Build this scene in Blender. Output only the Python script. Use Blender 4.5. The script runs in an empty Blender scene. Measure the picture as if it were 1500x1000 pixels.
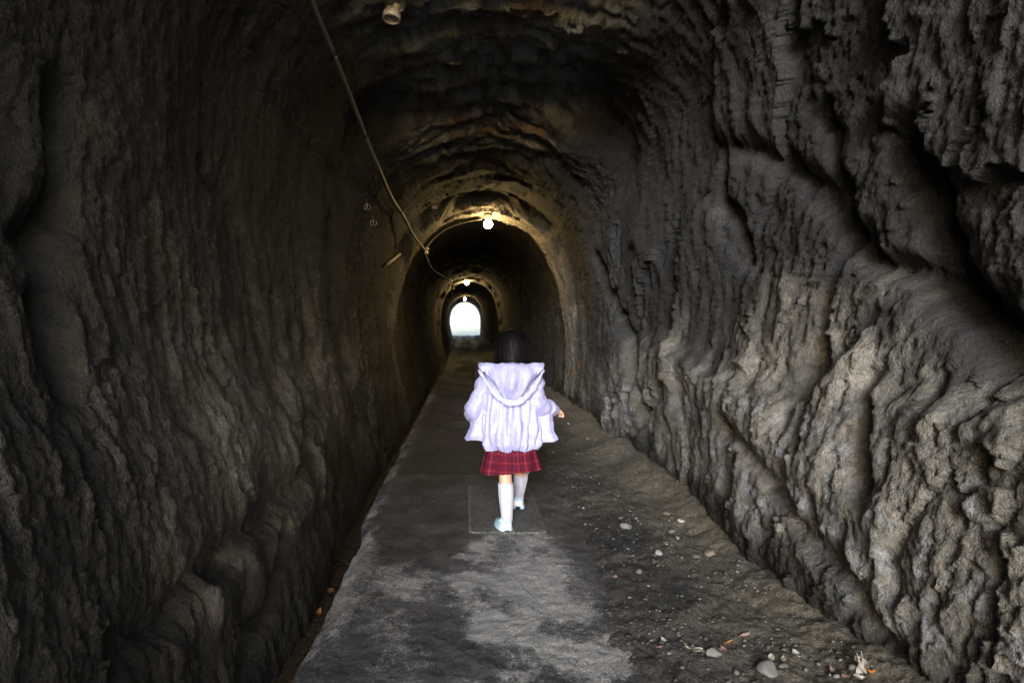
import bpy, math, random
import numpy as np
from mathutils import Vector, Matrix

R = math.radians
SC = bpy.context.scene
COL = SC.collection
rng = np.random.default_rng(7)
random.seed(7)

# ------------------------------------------------------------------ camera
F = 1000.0                 # focal length in photo pixels (1500 wide)
VX, VY = 685.0, 478.0      # vanishing point of the tunnel in the photo
EYE = 1.10
cam_d = bpy.data.cameras.new("camera")
cam_d.sensor_width = 36.0
cam_d.lens = F / 1500.0 * 36.0
cam_d.shift_x = (750 - VX) / 1500.0
cam_d.shift_y = (VY - 500) / 1500.0
cam_d.clip_start = 0.05
cam_d.clip_end = 2000
cam = bpy.data.objects.new("camera", cam_d)
COL.objects.link(cam)
cam.location = (0, 0, EYE)
cam.rotation_euler = (R(90), 0, 0)
SC.camera = cam

# ------------------------------------------------------------------ sky, sun, exposure
SUN_EL, SUN_AZ = 14.0, 9.0        # light travels towards +Y, a little towards +X
world = bpy.data.worlds.new("World")
SC.world = world
world.use_nodes = True
wn = world.node_tree.nodes
wl = world.node_tree.links
wn.clear()
sky = wn.new("ShaderNodeTexSky")
sky.sky_type = 'NISHITA'
sky.sun_disc = False
sky.sun_elevation = R(SUN_EL)
sky.sun_rotation = R(180 + SUN_AZ)
sky.air_density = 1.0
sky.dust_density = 1.3
sky.ozone_density = 1.0
bg = wn.new("ShaderNodeBackground")
bg.inputs[1].default_value = 0.15
wo = wn.new("ShaderNodeOutputWorld")
wl.new(sky.outputs[0], bg.inputs[0])
wl.new(bg.outputs[0], wo.inputs[0])

sun_d = bpy.data.lights.new("sun", 'SUN')
sun_d.energy = 1.5
sun_d.angle = R(17)
sun_d.color = (0.78, 0.88, 1.0)
sun = bpy.data.objects.new("sun", sun_d)
COL.objects.link(sun)
sd = Vector((math.sin(R(SUN_AZ)) * math.cos(R(SUN_EL)), math.cos(R(SUN_AZ)) * math.cos(R(SUN_EL)), -math.sin(R(SUN_EL))))
sun.rotation_euler = sd.to_track_quat('-Z', 'Y').to_euler()
sun.location = (0, -20, 15)

SC.view_settings.view_transform = 'Standard'
SC.view_settings.look = 'None'
SC.view_settings.gamma = 1
SC.view_settings.exposure = 1.95
SC.render.engine = 'CYCLES'
SC.cycles.use_denoising = True
SC.cycles.max_bounces = 5
SC.cycles.diffuse_bounces = 3
SC.cycles.glossy_bounces = 3
SC.cycles.transmission_bounces = 4
SC.cycles.sample_clamp_indirect = 4.0
SC.cycles.caustics_reflective = False
SC.cycles.caustics_refractive = False

# ------------------------------------------------------------------ helpers
def tag(o, label=None, cat=None, group=None, kind=None):
    if label: o["label"] = label
    if cat: o["category"] = cat
    if group: o["group"] = group
    if kind: o["kind"] = kind
    return o

def fast_mesh(name, verts, quads, mats=(), attrs=None, smooth=True, tris=None):
    verts = np.asarray(verts, dtype=np.float32).reshape(-1, 3)
    me = bpy.data.meshes.new(name)
    me.vertices.add(len(verts))
    me.vertices.foreach_set("co", verts.ravel())
    quads = np.asarray(quads, dtype=np.int32).reshape(-1, 4) if quads is not None and len(quads) else np.zeros((0, 4), np.int32)
    tris = np.asarray(tris, dtype=np.int32).reshape(-1, 3) if tris is not None and len(tris) else np.zeros((0, 3), np.int32)
    nl = quads.size + tris.size
    me.loops.add(nl)
    me.loops.foreach_set("vertex_index", np.concatenate([quads.ravel(), tris.ravel()]).astype(np.int32))
    npoly = len(quads) + len(tris)
    me.polygons.add(npoly)
    starts = np.concatenate([np.arange(len(quads)) * 4, quads.size + np.arange(len(tris)) * 3]).astype(np.int32)
    me.polygons.foreach_set("loop_start", starts)
    me.update(calc_edges=True)
    me.validate()
    if smooth:
        me.polygons.foreach_set("use_smooth", np.ones(len(me.polygons), dtype=bool))
    for k, v in (attrs or {}).items():
        a = me.attributes.new(k, 'FLOAT', 'POINT')
        a.data.foreach_set("value", np.asarray(v, dtype=np.float32).ravel())
    for m in mats:
        me.materials.append(m)
    return me

def link(name, me, parent=None):
    o = bpy.data.objects.new(name, me)
    COL.objects.link(o)
    if parent is not None:
        o.parent = parent
    return o

def empty(name, loc=(0, 0, 0), rz=0):
    o = bpy.data.objects.new(name, None)
    COL.objects.link(o)
    o.location = loc
    o.rotation_euler = (0, 0, rz)
    o.empty_display_size = 0.1
    return o

def grid_quads(nr, nc, wrap=False, off=0):
    r = np.arange(nr - 1)[:, None]
    c = np.arange(nc if wrap else nc - 1)[None, :]
    c2 = (c + 1) % nc
    q = np.stack([r * nc + c, r * nc + c2, (r + 1) * nc + c2, (r + 1) * nc + c], -1)
    return q.reshape(-1, 4) + off

# 2D gradient noise ----------------------------------------------------------
_perm = rng.permutation(256).astype(np.int32)
_perm = np.concatenate([_perm, _perm])
_ang = rng.uniform(0, 2 * np.pi, 256)
_gx, _gy = np.cos(_ang).astype(np.float32), np.sin(_ang).astype(np.float32)

def pn(x, y, seed=0):
    x = np.asarray(x, np.float32) + seed * 17.31
    y = np.asarray(y, np.float32) + seed * 9.77
    xi = np.floor(x).astype(np.int32); yi = np.floor(y).astype(np.int32)
    fx = x - xi; fy = y - yi
    u = fx * fx * fx * (fx * (fx * 6 - 15) + 10)
    v = fy * fy * fy * (fy * (fy * 6 - 15) + 10)
    def g(ix, iy, dx, dy):
        h = _perm[_perm[ix & 255] + (iy & 255)]
        return _gx[h] * dx + _gy[h] * dy
    a = g(xi, yi, fx, fy); b = g(xi + 1, yi, fx - 1, fy)
    c = g(xi, yi + 1, fx, fy - 1); d = g(xi + 1, yi + 1, fx - 1, fy - 1)
    return 1.5 * ((a + u * (b - a)) + v * ((c + u * (d - c)) - (a + u * (b - a))))

def fbm(x, y, seed=0, oct=4, gain=0.5, lac=2.0):
    s = 0; a = 1.0
    for i in range(oct):
        s = s + a * pn(x, y, seed + i * 3)
        x = x * lac; y = y * lac; a *= gain
    return s

def billow(x, y, seed=0, oct=3, gain=0.5, lac=2.0):
    s = 0; a = 1.0; t = 0
    for i in range(oct):
        s = s + a * np.abs(pn(x, y, seed + i * 3)); t += a
        x = x * lac; y = y * lac; a *= gain
    return s / t

def facets(x, y, seed=0, tilt=.8):
    """broken-rock cells: every cell a tilted plane with sharp edges"""
    xi = np.floor(x).astype(np.int32); yi = np.floor(y).astype(np.int32)
    best = np.full(x.shape, 9.0, np.float32); out = np.zeros(x.shape, np.float32)
    for dx in (-1, 0, 1):
        for dy in (-1, 0, 1):
            cx, cy = xi + dx, yi + dy
            h = _perm[_perm[(cx + seed * 7) & 255] + ((cy + seed * 13) & 255)]
            h2 = _perm[h + 91]; h3 = _perm[h2 + 37]
            px_, py_ = x - cx - h / 255., y - cy - h2 / 255.
            d = px_ * px_ + py_ * py_
            m = d < best
            val = h3 / 255. - .5 + tilt * (_gx[h3] * px_ + _gy[h3] * py_)
            best = np.where(m, d, best); out = np.where(m, val, out)
    return out

def sstep(a, b, x):
    t = np.clip((x - a) / (b - a), 0, 1)
    return t * t * (3 - 2 * t)

def px(x, y, Y):
    """photo pixel -> point at depth Y"""
    return np.array([(x - VX) * Y / F, Y, EYE - (y - VY) * Y / F])

# ------------------------------------------------------------------ node material helpers
def new_mat(name):
    m = bpy.data.materials.new(name)
    m.use_nodes = True
    nt = m.node_tree
    b = nt.nodes["Principled BSDF"]
    return m, nt, b

def N(nt, t, **kw):
    n = nt.nodes.new(t)
    for k, v in kw.items():
        if k in ('inp',):
            for i, val in v.items():
                n.inputs[i].default_value = val
        else:
            setattr(n, k, v)
    return n

def attr(nt, name):
    n = nt.nodes.new("ShaderNodeAttribute"); n.attribute_name = name
    return n.outputs["Fac"]

def noise(nt, vec, scale, detail=4, rough=0.55, dist=0.0):
    n = nt.nodes.new("ShaderNodeTexNoise")
    n.inputs["Scale"].default_value = scale
    n.inputs["Detail"].default_value = detail
    n.inputs["Roughness"].default_value = rough
    n.inputs["Distortion"].default_value = dist
    if vec is not None: nt.links.new(vec, n.inputs["Vector"])
    return n.outputs["Fac"]

def ramp(nt, fac, stops):
    n = nt.nodes.new("ShaderNodeValToRGB")
    e = n.color_ramp.elements
    while len(e) < len(stops): e.new(0.5)
    for el, (p, c) in zip(e, stops):
        el.position = p
        el.color = (c, c, c, 1) if isinstance(c, (int, float)) else (*c, 1)
    nt.links.new(fac, n.inputs[0])
    return n.outputs[0]

def mix(nt, fac, a, b, mode='MIX'):
    n = nt.nodes.new("ShaderNodeMix"); n.data_type = 'RGBA'; n.blend_type = mode
    for sock, val in ((n.inputs[0], fac), (n.inputs[6], a), (n.inputs[7], b)):
        if isinstance(val, (int, float)): sock.default_value = val
        elif isinstance(val, tuple): sock.default_value = (*val, 1)
        else: nt.links.new(val, sock)
    return n.outputs[2]

def math_(nt, op, a, b=None):
    n = nt.nodes.new("ShaderNodeMath"); n.operation = op
    for i, val in enumerate((a, b)):
        if val is None: continue
        if isinstance(val, (int, float)): n.inputs[i].default_value = val
        else: nt.links.new(val, n.inputs[i])
    return n.outputs[0]

def coords(nt, scale=None):
    n = nt.nodes.new("ShaderNodeTexCoord")
    v = n.outputs["Object"]
    if scale:
        mp = nt.nodes.new("ShaderNodeMapping")
        mp.inputs["Scale"].default_value = scale
        nt.links.new(v, mp.inputs[0]); v = mp.outputs[0]
    return v

def bump(nt, h, strength, dist, bsdf):
    n = nt.nodes.new("ShaderNodeBump")
    n.inputs["Strength"].default_value = strength
    n.inputs["Distance"].default_value = dist
    nt.links.new(h, n.inputs["Height"])
    nt.links.new(n.outputs[0], bsdf.inputs["Normal"])

def simple_mat(name, col, rough=0.6, var=0.15, scale=20, metallic=0.0, spec=0.5, bump_s=0.0, bscale=60):
    m, nt, b = new_mat(name)
    v = coords(nt)
    f = noise(nt, v, scale)
    c = mix(nt, f, tuple(x * (1 - var) for x in col), tuple(min(1, x * (1 + var)) for x in col))
    nt.links.new(c, b.inputs["Base Color"])
    b.inputs["Roughness"].default_value = rough
    b.inputs["Metallic"].default_value = metallic
    b.inputs["Specular IOR Level"].default_value = spec
    if bump_s: bump(nt, noise(nt, v, bscale), bump_s, 0.003, b)
    return m

# rock: zones come as attributes (what the rock is made of, plus some painted light and shade), grain from noise
def rock_material():
    m, nt, b = new_mat("tunnel_rock")
    v = coords(nt)
    vs = coords(nt, (1.0, 1.0, 0.35))
    n1 = noise(nt, vs, 3.0, 6, 0.6, 0.4)
    n2 = noise(nt, v, 26.0, 4, 0.7)
    n3 = noise(nt, v, 110.0, 2, 0.65)
    st = noise(nt, coords(nt, (1.0, 1.0, 0.22)), 5.0, 5, 0.65, 0.6)
    base = mix(nt, ramp(nt, n1, [(0.34, 0.0), (0.66, 1.0)]), (0.034, 0.034, 0.033), (0.088, 0.081, 0.068))
    base = mix(nt, ramp(nt, st, [(0.52, 0.0), (0.66, 0.85)]), base, (0.030, 0.030, 0.030))
    base = mix(nt, ramp(nt, st, [(0.30, 0.7), (0.42, 0.0)]), base, (0.105, 0.088, 0.062))
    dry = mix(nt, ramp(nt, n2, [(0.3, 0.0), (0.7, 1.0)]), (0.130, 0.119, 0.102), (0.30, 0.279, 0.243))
    c = mix(nt, attr(nt, "dry"), base, dry)  # dry rock, plus lightening painted in on the vault and lamp rib
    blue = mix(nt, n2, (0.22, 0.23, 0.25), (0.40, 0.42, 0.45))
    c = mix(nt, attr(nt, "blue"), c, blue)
    c = mix(nt, attr(nt, "soot_shade"), c, mix(nt, n2, (0.018, 0.018, 0.020), (0.045, 0.044, 0.046)))
    c = mix(nt, attr(nt, "rust"), c, mix(nt, n2, (0.09, 0.035, 0.010), (0.24, 0.115, 0.035)))
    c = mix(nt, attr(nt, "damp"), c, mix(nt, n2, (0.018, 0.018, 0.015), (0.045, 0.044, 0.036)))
    grain = ramp(nt, n3, [(0.25, 0.7), (0.75, 1.25)])
    c = mix(nt, 1.0, c, grain, 'MULTIPLY')
    nt.links.new(c, b.inputs["Base Color"])
    rgh = math_(nt, 'SUBTRACT', 0.88, math_(nt, 'MULTIPLY', attr(nt, "damp"), 0.28))
    nt.links.new(rgh, b.inputs["Roughness"])
    b.inputs["Specular IOR Level"].default_value = 0.35
    hh = noise(nt, v, 60, 4, 0.72)
    bump(nt, hh, 1.0, 0.018, b)
    return m
ROCK = rock_material()

# ------------------------------------------------------------------ tunnel rock
# profiles: control points from the ditch at the left foot, over the vault, to the right foot
CH = np.array([(-.70, -.40), (-.74, -.15), (-.84, .10), (-.95, .45), (-1.08, .9), (-1.17, 1.4), (-1.21, 1.9), (-1.13, 2.4), (-.80, 2.80), (-.25, 3.0),
               (.40, 3.03), (1.0, 2.9), (1.42, 2.5), (1.52, 1.95), (1.49, 1.4), (1.42, .85), (1.34, .4), (1.29, .1), (1.27, -.2)])
TU = np.array([(-.74, -.40), (-.78, -.15), (-.84, .10), (-.91, .45), (-.98, .85), (-1.01, 1.25), (-.98, 1.65), (-.86, 2.05), (-.58, 2.42), (-.16, 2.64),
               (.36, 2.68), (.78, 2.52), (1.10, 2.2), (1.27, 1.8), (1.34, 1.4), (1.36, .95), (1.35, .5), (1.33, .15), (1.31, -.2)])
def shift(p, dx, dz=0, sx=1.0, sz=1.0):
    c = np.array([.17, 0])
    return (p - c) * (sx, sz) + c + (dx, dz)
def floor_rise(Y):
    return 0.43 * sstep(14, 50, np.asarray(Y, float)) 
_w = np.clip((CH[:, 1:2] - 1.7) / .8, 0, 1)
CHN = (TU + (TU - (.17, 0)) * (.04, 0)) * (1 - _w) + (CH + (0, .10)) * _w     # end of the rough chamber: sides close in, vault stays high
CHM = CH * .55 + CHN * .45
def rib(p, d):
    """a lower, tighter ring"""
    q = p.copy()
    c = np.array([.17, 1.0])
    w = np.clip((q[:, 1] - .9) / 1.0, 0, 1)[:, None]
    v = q - c
    return q - v / np.linalg.norm(v, axis=1)[:, None] * d * w
Y0, Y1 = -2.4, 50.0
ST = [(-2.4, shift(CH, -.05, 0, 1.15, 1.6)), (-.3, shift(CH, 0, 0, 1.06, 1.4)), (1.6, shift(CH, 0, 0, 1.0, 1.2)), (3.3, shift(CH, 0, 0, 1.0, 1.07)), (4.5, CHM), (5.5, CHN), (6.4, CHN * .45 + TU * .55), (7.3, CHN * .14 + TU * .86), (7.9, shift(TU, 0, .04, 1.02, 1.02)), (8.55, shift(TU, 0, 0.06, 1.02, 1.02)), (8.78, rib(TU, .09)), (9.22, rib(TU, .11)), (9.45, shift(TU, 0, .03, 1.02, 1.01)),
      (12., shift(TU, -.02, .05, 1.0, 1.01)), (16., shift(TU, -.06, .06)), (20., shift(TU, -.09, .1)), (23.6, shift(TU, -.1, .12)), (23.9, rib(shift(TU, -.1, .08, .9), .05)), (24.4, rib(shift(TU, -.1, .08, .9), .06)),
      (24.7, shift(TU, -.12, .16)), (32., shift(TU, -.18, .24)), (41.5, rib(shift(TU, -.28, .34, .94), .04)), (42.3, rib(shift(TU, -.3, .34, .94), .04)), (42.8, shift(TU, -.3, .38)), (50.0, shift(TU, -.36, .43, .94, .90))]
NU = 600
def resample(p, n=NU):
    # Catmull-Rom then arc length
    pp = np.vstack([2 * p[0] - p[1], p, 2 * p[-1] - p[-2]])
    out = []
    for i in range(1, len(pp) - 2):
        t = np.linspace(0, 1, 24, endpoint=False)[:, None]
        a, b_, c, d = pp[i - 1], pp[i], pp[i + 1], pp[i + 2]
        out.append(.5 * ((2 * b_) + (-a + c) * t + (2 * a - 5 * b_ + 4 * c - d) * t ** 2 + (-a + 3 * b_ - 3 * c + d) * t ** 3))
    out.append(p[-1:]); q = np.vstack(out)
    L = np.concatenate([[0], np.cumsum(np.linalg.norm(np.diff(q, axis=0), axis=1))])
    u = np.linspace(0, L[-1], n)
    return np.stack([np.interp(u, L, q[:, 0]), np.interp(u, L, q[:, 1])], 1)
STY = np.array([s[0] for s in ST]); STP = np.stack([resample(s[1]) for s in ST])

def base_profile(Y, u):
    """Y (nr,), u (nc,) -> X,Z,(nx,nz inward) arrays nr x nc"""
    YY, UU = np.meshgrid(Y, u, indexing='ij')
    YY = YY + (.42 * pn(UU * 9, UU * 0 + YY * .3, 48) + .16 * pn(UU * 30, YY * 1.2, 49)) * sstep(4, 5.5, YY) * sstep(8.6, 7.6, YY) + .10 * pn(UU * 22, YY * .8, 52) * sstep(8.2, 8.7, YY)
    k = np.clip(np.searchsorted(STY, YY.ravel()) - 1, 0, len(STY) - 2).reshape(YY.shape)
    t = np.clip((YY - STY[k]) / (STY[k + 1] - STY[k]), 0, 1); t = (t * t * (3 - 2 * t))[..., None]
    f = u * (NU - 1); i = np.clip(f.astype(int), 0, NU - 2); w = (f - i)[None, :, None]
    def at(j):
        j = np.broadcast_to(np.clip(j, 0, NU - 1)[None, :], k.shape)
        return STP[k, j] * (1 - t) + STP[k + 1, j] * t
    Q = at(i) * (1 - w) + at(i + 1) * w
    T = at(i + 4) - at(i - 3)
    T /= np.linalg.norm(T, axis=2, keepdims=True) + 1e-9
    return Q[..., 0], Q[..., 1], T[..., 1], -T[..., 0]

PERIM = 8.0
def side_line(pts, Xw):
    """photo polyline on a side wall whose mean offset is Xw -> (Y,Z) polyline"""
    out = []
    for x, y in pts:
        Y = Xw * F / (x - VX)
        out.append((Y, EYE - (y - VY) * Y / F))
    return out
# grooves (negative = cut into the rock) and ridges: side, photo polyline, width, depth
LINES = [
 ('R', [(1165, 150), (1195, 260), (1205, 340), (1196, 430), (1200, 520), (1188, 600)], .045, -.11),
 ('R', [(1285, 200), (1330, 330), (1375, 420), (1460, 500), (1560, 560)], .08, -.13),
 ('R', [(1205, 330), (1290, 390), (1380, 440)], .05, -.09),
 ('R', [(1290, 560), (1310, 640), (1320, 700)], .07, -.08),
 ('R', [(1350, 560), (1345, 660)], .05, .03), ('R', [(1420, 600), (1415, 740)], .06, .02),
 ('R', [(1060, 205), (1130, 250), (1200, 300)], .06, -.07),
 ('R', [(1045, 210), (1050, 300), (1080, 380)], .06, -.08),
 ('R', [(890, 380), (935, 520), (960, 640)], .09, -.13),
 ('R', [(930, 330), (985, 430), (1000, 600)], .10, .07),
 ('R', [(860, 420), (862, 560), (870, 640)], .10, -.12),
 ('R', [(940, 640), (985, 570), (1010, 690)], .05, -.05),
 ('R', [(1090, 620), (1180, 700), (1290, 820), (1400, 960)], .05, -.05),
 ('R', [(1000, 520), (1100, 600), (1250, 690), (1420, 800)], .12, .07),
 ('L', [(160, 150), (150, 260), (110, 370), (100, 520)], .07, -.14),
 ('L', [(60, 100), (50, 300)], .10, -.08),
 ('L', [(350, 250), (395, 330), (400, 480)], .05, -.05),
 ('L', [(480, 200), (470, 330), (465, 480)], .16, .09),
 ('L', [(492, 330), (488, 480), (500, 600)], .10, -.10),
 ('L', [(430, 590), (385, 700), (270, 800), (170, 880), (60, 960)], .05, -.055),
 ('L', [(440, 620), (405, 720), (330, 800), (230, 880), (120, 960)], .07, .03),
 ('L', [(350, 780), (290, 900), (220, 1000)], .04, -.07),
 ('L', [(455, 690), (430, 780), (380, 900)], .04, -.06),
 ('L', [(520, 620), (500, 690), (520, 730)], .12, .05),
]
LINES = [(s, side_line(p, 1.42 if s == 'R' else -1.05), w, d) for s, p, w, d in LINES]
SHELF_R = np.array(side_line([(860, 470), (950, 500), (1050, 545), (1150, 570), (1250, 560), (1330, 545), (1420, 560), (1600, 640)][::-1], 1.42))
SHELF_L = np.array(side_line([(500, 500), (400, 560), (250, 560), (100, 590), (-100, 640)][::-1], -1.08))
DRY_R = np.array(side_line([(860, 560), (950, 500), (1050, 520), (1130, 440), (1250, 440), (1330, 470), (1400, 560), (1600, 640)][::-1], 1.42))

def seg_dist(Y, Z, pl):
    d = None
    for (a, b_), (c, e) in zip(pl[:-1], pl[1:]):
        vx, vz = c - a, e - b_
        t = np.clip(((Y - a) * vx + (Z - b_) * vz) / (vx * vx + vz * vz + 1e-9), 0, 1)
        dd = np.hypot(Y - a - t * vx, Z - b_ - t * vz)
        d = dd if d is None else np.minimum(d, dd)
    return d

def rock(Yr, u):
    """-> positions (nr,nc,3), zone attributes"""
    X, Z, nx, nz = base_profile(Yr, u)
    Y = np.repeat(Yr[:, None], len(u), 1)
    S = np.repeat((u * PERIM)[None, :], len(Yr), 0)
    U = np.repeat(u[None, :], len(Yr), 0)
    left = sstep(.46, .38, U); right = sstep(.56, .64, U); ceil = 1 - left - right
    wallm = left + right
    cham = sstep(8.0, 5.4, Y)                 # the rough first chamber
    near = .45 + .55 * cham
    # warp
    wx = .14 * pn(S * .9, Y * .9, 1) + .04 * pn(S * 2.6, Y * 2.6, 2)
    wy = .11 * pn(S * .9, Y * .9, 3) + .03 * pn(S * 2.6, Y * 2.6, 4)
    s, y = S + wx, Y + wy
    h = near * .055 * pn(s * .8, y * .75, 5) + near * .035 * pn(s * 1.9, y * 1.6, 6)
    # walls: erosion rills running down the wall, broken up by folds
    tilt = y + .10 * s * np.where(U < .5, -1, 1)
    rm = sstep(-.45, .35, pn(S * .8, Y * .7, 8) + .75 * sstep(1.9, 1.0, Z) - .35 * sstep(7.5, 6, Y))
    rm = rm * (1 - .85 * right * sstep(3.6, 2.8, Y + .5 * pn(S * 1.5, Y * 1.5, 45)))
    crumb = right * sstep(4.2, 3.0, Y)
    rill = billow(s * 1.1, tilt * 6.5, 9, 2, .5)
    rill2 = billow(s * 2.2 + .3 * wx, tilt * 14.0, 12, 2, .6)
    fold = billow(s * .9, tilt * 2.3, 15, 2, .5)
    h += wallm * (near * .03 * (fold - .3) + rm * (.034 * (rill - .3) + .034 * (rill2 - .3)) * (1 - .3 * right) * (.7 + .3 * cham))
    # lumpy, pitted lower walls
    low = wallm * sstep(1.25, .75, Z) * cham
    h += low * (.018 + .006 * right) * (1.0 * (billow(s * 5.5, y * 5.0, 18, 3, .55) - .3))
    # ceiling: flaky beds, stepping
    q = y * 3.0 + .8 * pn(s * .7, y * .7, 20) + .25 * pn(s * 3, y * 2.2, 21)
    st = (q - np.floor(q)); stp = (1 - st) ** 2.2 * sstep(0, .06, st)
    h += ceil * near * (.09 * (stp - .3) + .09 * (billow(s * 1.3, y * 4.5, 22, 4, .6) - .3))
    q2 = y * 8.0 + 1.2 * pn(s * 1.1, y * 1.5, 24)
    h += ceil * (.35 + .65 * cham) * .035 * ((1 - (q2 - np.floor(q2))) ** 2) * sstep(0, .08, q2 - np.floor(q2))
    # tool marks ringing the inner tunnel
    h += (1 - cham) * (.022 * billow(s * .7, y * 3.2, 26, 2) + .02 * pn(s * .5, y * 2.0, 27))
    # general breakup
    h += (wallm * .012 + crumb * .012) * cham * (billow(s * 4.2, y * 5.0, 44, 4, .62) - .3)
    h += .016 * fbm(s * 4.5, y * 9, 30, 3, .6) * (.75 + .25 * cham) + .0055 * fbm(s * 24, y * 32, 34, 3, .65)
    h += .006 * (billow(s * 18, y * 22, 38, 2) - .3) * wallm
    # fractured faces
    fw = .5 * pn(S * 5, Y * 5, 46) + .25 * pn(S * 14, Y * 14, 47)
    h += right * cham * .10 * facets(s * .95 + .3 * fw, y * 1.25 + .3 * fw, 8, .9)
    h += (.6 + .4 * cham) * (1 - (.6 - .6 * rm) * left) * (1 - .5 * right) * (1 - .3 * left) * (.036 * wallm * facets(s * 1.7 + fw * .35, tilt * 6.5 + fw, 1) + .020 * wallm * facets(s * 4.5 + fw * .5, tilt * 14 + fw, 2) + .008 * wallm * facets(s * 13 + fw, tilt * 34 + fw, 6) + crumb * .045 * facets(s * 3.2 + fw, y * 4.2 + fw, 3) + crumb * .030 * facets(s * 9 + fw, y * 10 + fw, 7)
          + ceil * (.1 + .9 * cham) * (.060 * facets(s * 1.3 + fw, y * 3.4 + fw * .6, 4) + .026 * facets(s * 3.5 + fw, y * 9 + fw, 5)))
    h = h * (1 - .42 * wallm * cham) + .0045 * wallm * fbm(s * 38, y * 44, 64, 2, .6) + .005 * wallm * facets(s * 20 + fw, y * 26 + fw, 9)
    # hand placed folds
    jit = .05 * pn(S * 4, Y * 4, 40) + .02 * pn(S * 12, Y * 12, 41)
    Yj, Zj = Y + jit, Z + .05 * pn(S * 4 + 9, Y * 4, 42)
    if Yr[0] < 8:
        for side, pl, w, d in LINES:
            ys = [p[0] for p in pl]
            rows = np.where((Yr > min(ys) - .6) & (Yr < max(ys) + .6))[0]
            if not len(rows): continue
            a, b_ = rows[0], rows[-1] + 1
            dd = seg_dist(Yj[a:b_], Zj[a:b_], pl)
            m = (right if side == 'R' else left)[a:b_]
            h[a:b_] += m * (d if d < 0 else .4 * d) * np.exp(-(dd / w) ** 2)
        zl = np.interp(Y, SHELF_R[:, 0], SHELF_R[:, 1]) + 3 * jit
        h += right * cham * sstep(1.2, 1.8, Y) * .06 * (sstep(.10, -.06, Z - zl) * sstep(-1.3, -.2, Z - zl))
        zl = np.interp(Y, SHELF_L[:, 0], SHELF_L[:, 1]) + 3 * jit
        h += left * cham * .05 * (sstep(.15, -.25, Z - zl) * sstep(-1.3, -.3, Z - zl))
    # keep the feet of the walls where they meet the floor
    foot = np.minimum(sstep(0, .05, U), sstep(1, .95, U))
    h = h * (.25 + .75 * foot)
    P = np.stack([X + nx * h, Y + .25 * wy * cham * sstep(6.5, 5.5, Y) * 0, Z + nz * h], -1)
    # ---- what the rock is made of, plus light and shade painted into it
    nA = fbm(S * 1.1, Y * 1.1, 50, 4); nB = fbm(S * 3.1, Y * 2.4, 54, 4); nC = fbm(S * 9, Y * 7, 58, 3)
    zd = np.interp(Y, DRY_R[:, 0], DRY_R[:, 1])
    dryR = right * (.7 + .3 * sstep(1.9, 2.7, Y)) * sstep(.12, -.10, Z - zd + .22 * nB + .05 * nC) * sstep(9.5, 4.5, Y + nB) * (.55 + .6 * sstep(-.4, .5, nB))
    zl = np.interp(Y, SHELF_L[:, 0], SHELF_L[:, 1])
    dryL = left * (.15 * sstep(2.3, 1.5, Z + .3 * nA) + .70 * np.exp(-((Z - zl + .15 + .2 * nB) / .45) ** 2) * sstep(-.7, .4, nA + .4 * nB) + .25 * sstep(0, .6, nB) * sstep(2.4, 1.6, Z)) * sstep(7.5, 5., Y)
    ridge = seg_dist(Yj, Zj, LINES[20][1]) if Yr[0] < 8 else np.full_like(Y, 9)
    dryL = np.maximum(dryL, left * .9 * np.exp(-(ridge / .07) ** 2) * sstep(-.3, .3, nB + .3))
    dryLitC = ceil * cham * (.7 + .3 * sstep(-.3, .5, nB + .5 * nC))  # vault colour lightened to make up for the little light there
    dryGlowF = np.exp(-((Y - 9.0) / .35) ** 4) * .5 + (1 - cham) * .30 * sstep(-.6, .5, nA + .3 * nB)  # lamp glow painted as a paler rib, plus dry rock further in
    dry = np.clip(dryR + dryL + dryLitC + dryGlowF, 0, 1) * (1 - .5 * left * sstep(2.6, 1.7, Y))  # dry rock, plus the lightening painted on the vault and lamp rib
    blue = right * cham * .5 * sstep(.05, .45, nC + .35 * nA - .25 * np.abs(Z - .35)) * sstep(1.0, .5, Z) + ceil * cham * .85 * sstep(-.4, .2, nC * .7 + .4 * nB)  # blue-grey rock; on the vault also lightened for want of light
    soot_shade = sstep(.25, .6, nA + .3 * nB - .25 * ceil) * .75
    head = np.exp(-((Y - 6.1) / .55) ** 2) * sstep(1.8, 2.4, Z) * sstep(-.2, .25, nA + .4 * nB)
    soot_shade = np.maximum(soot_shade * (1 - .85 * dry), head * .6 * sstep(-.7, .0, nB + .1))
    soot_shade = np.maximum(soot_shade, right * .86 * sstep(-.05, .25, Z - zd + .2 * nB) * (.6 + .4 * sstep(-.8, .2, nA + .5 * nB + .2)) * sstep(8, 6, Y))
    soot_shade = np.maximum(soot_shade, left * .6 * np.maximum(sstep(1.3, 2.1, Z + .5 * nA), .8 * sstep(2.3, 1.7, Y + .4 * nA)) )
    soot_shade = np.maximum(soot_shade, .55 * sstep(6.3, 7.0, Y) * sstep(8.75, 8.35, Y + .1 * nB) * sstep(1.2, 1.9, Z + .3 * nB))  # vault before the rib darkened in colour to narrow the lamp's glow
    soot_shade = np.clip(soot_shade, 0, .95) * (1 - .7 * dryR) * (1 - .8 * ceil * sstep(6.2, 5.6, Y))
    rust = np.clip(sstep(.35, .75, fbm(S * 1.7, Y * 2.2, 62, 4) + .25 * ceil - .1) * .6 * (ceil * cham + .55 * sstep(5.5, 8.5, Y) * sstep(14, 10, Y) * wallm), 0, 1)
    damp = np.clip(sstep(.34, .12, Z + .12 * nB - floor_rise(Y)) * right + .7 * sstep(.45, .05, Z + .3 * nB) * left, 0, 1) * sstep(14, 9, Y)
    return P, dict(dry=dry, blue=np.clip(blue, 0, 1), soot_shade=soot_shade, rust=rust, damp=damp)

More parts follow.
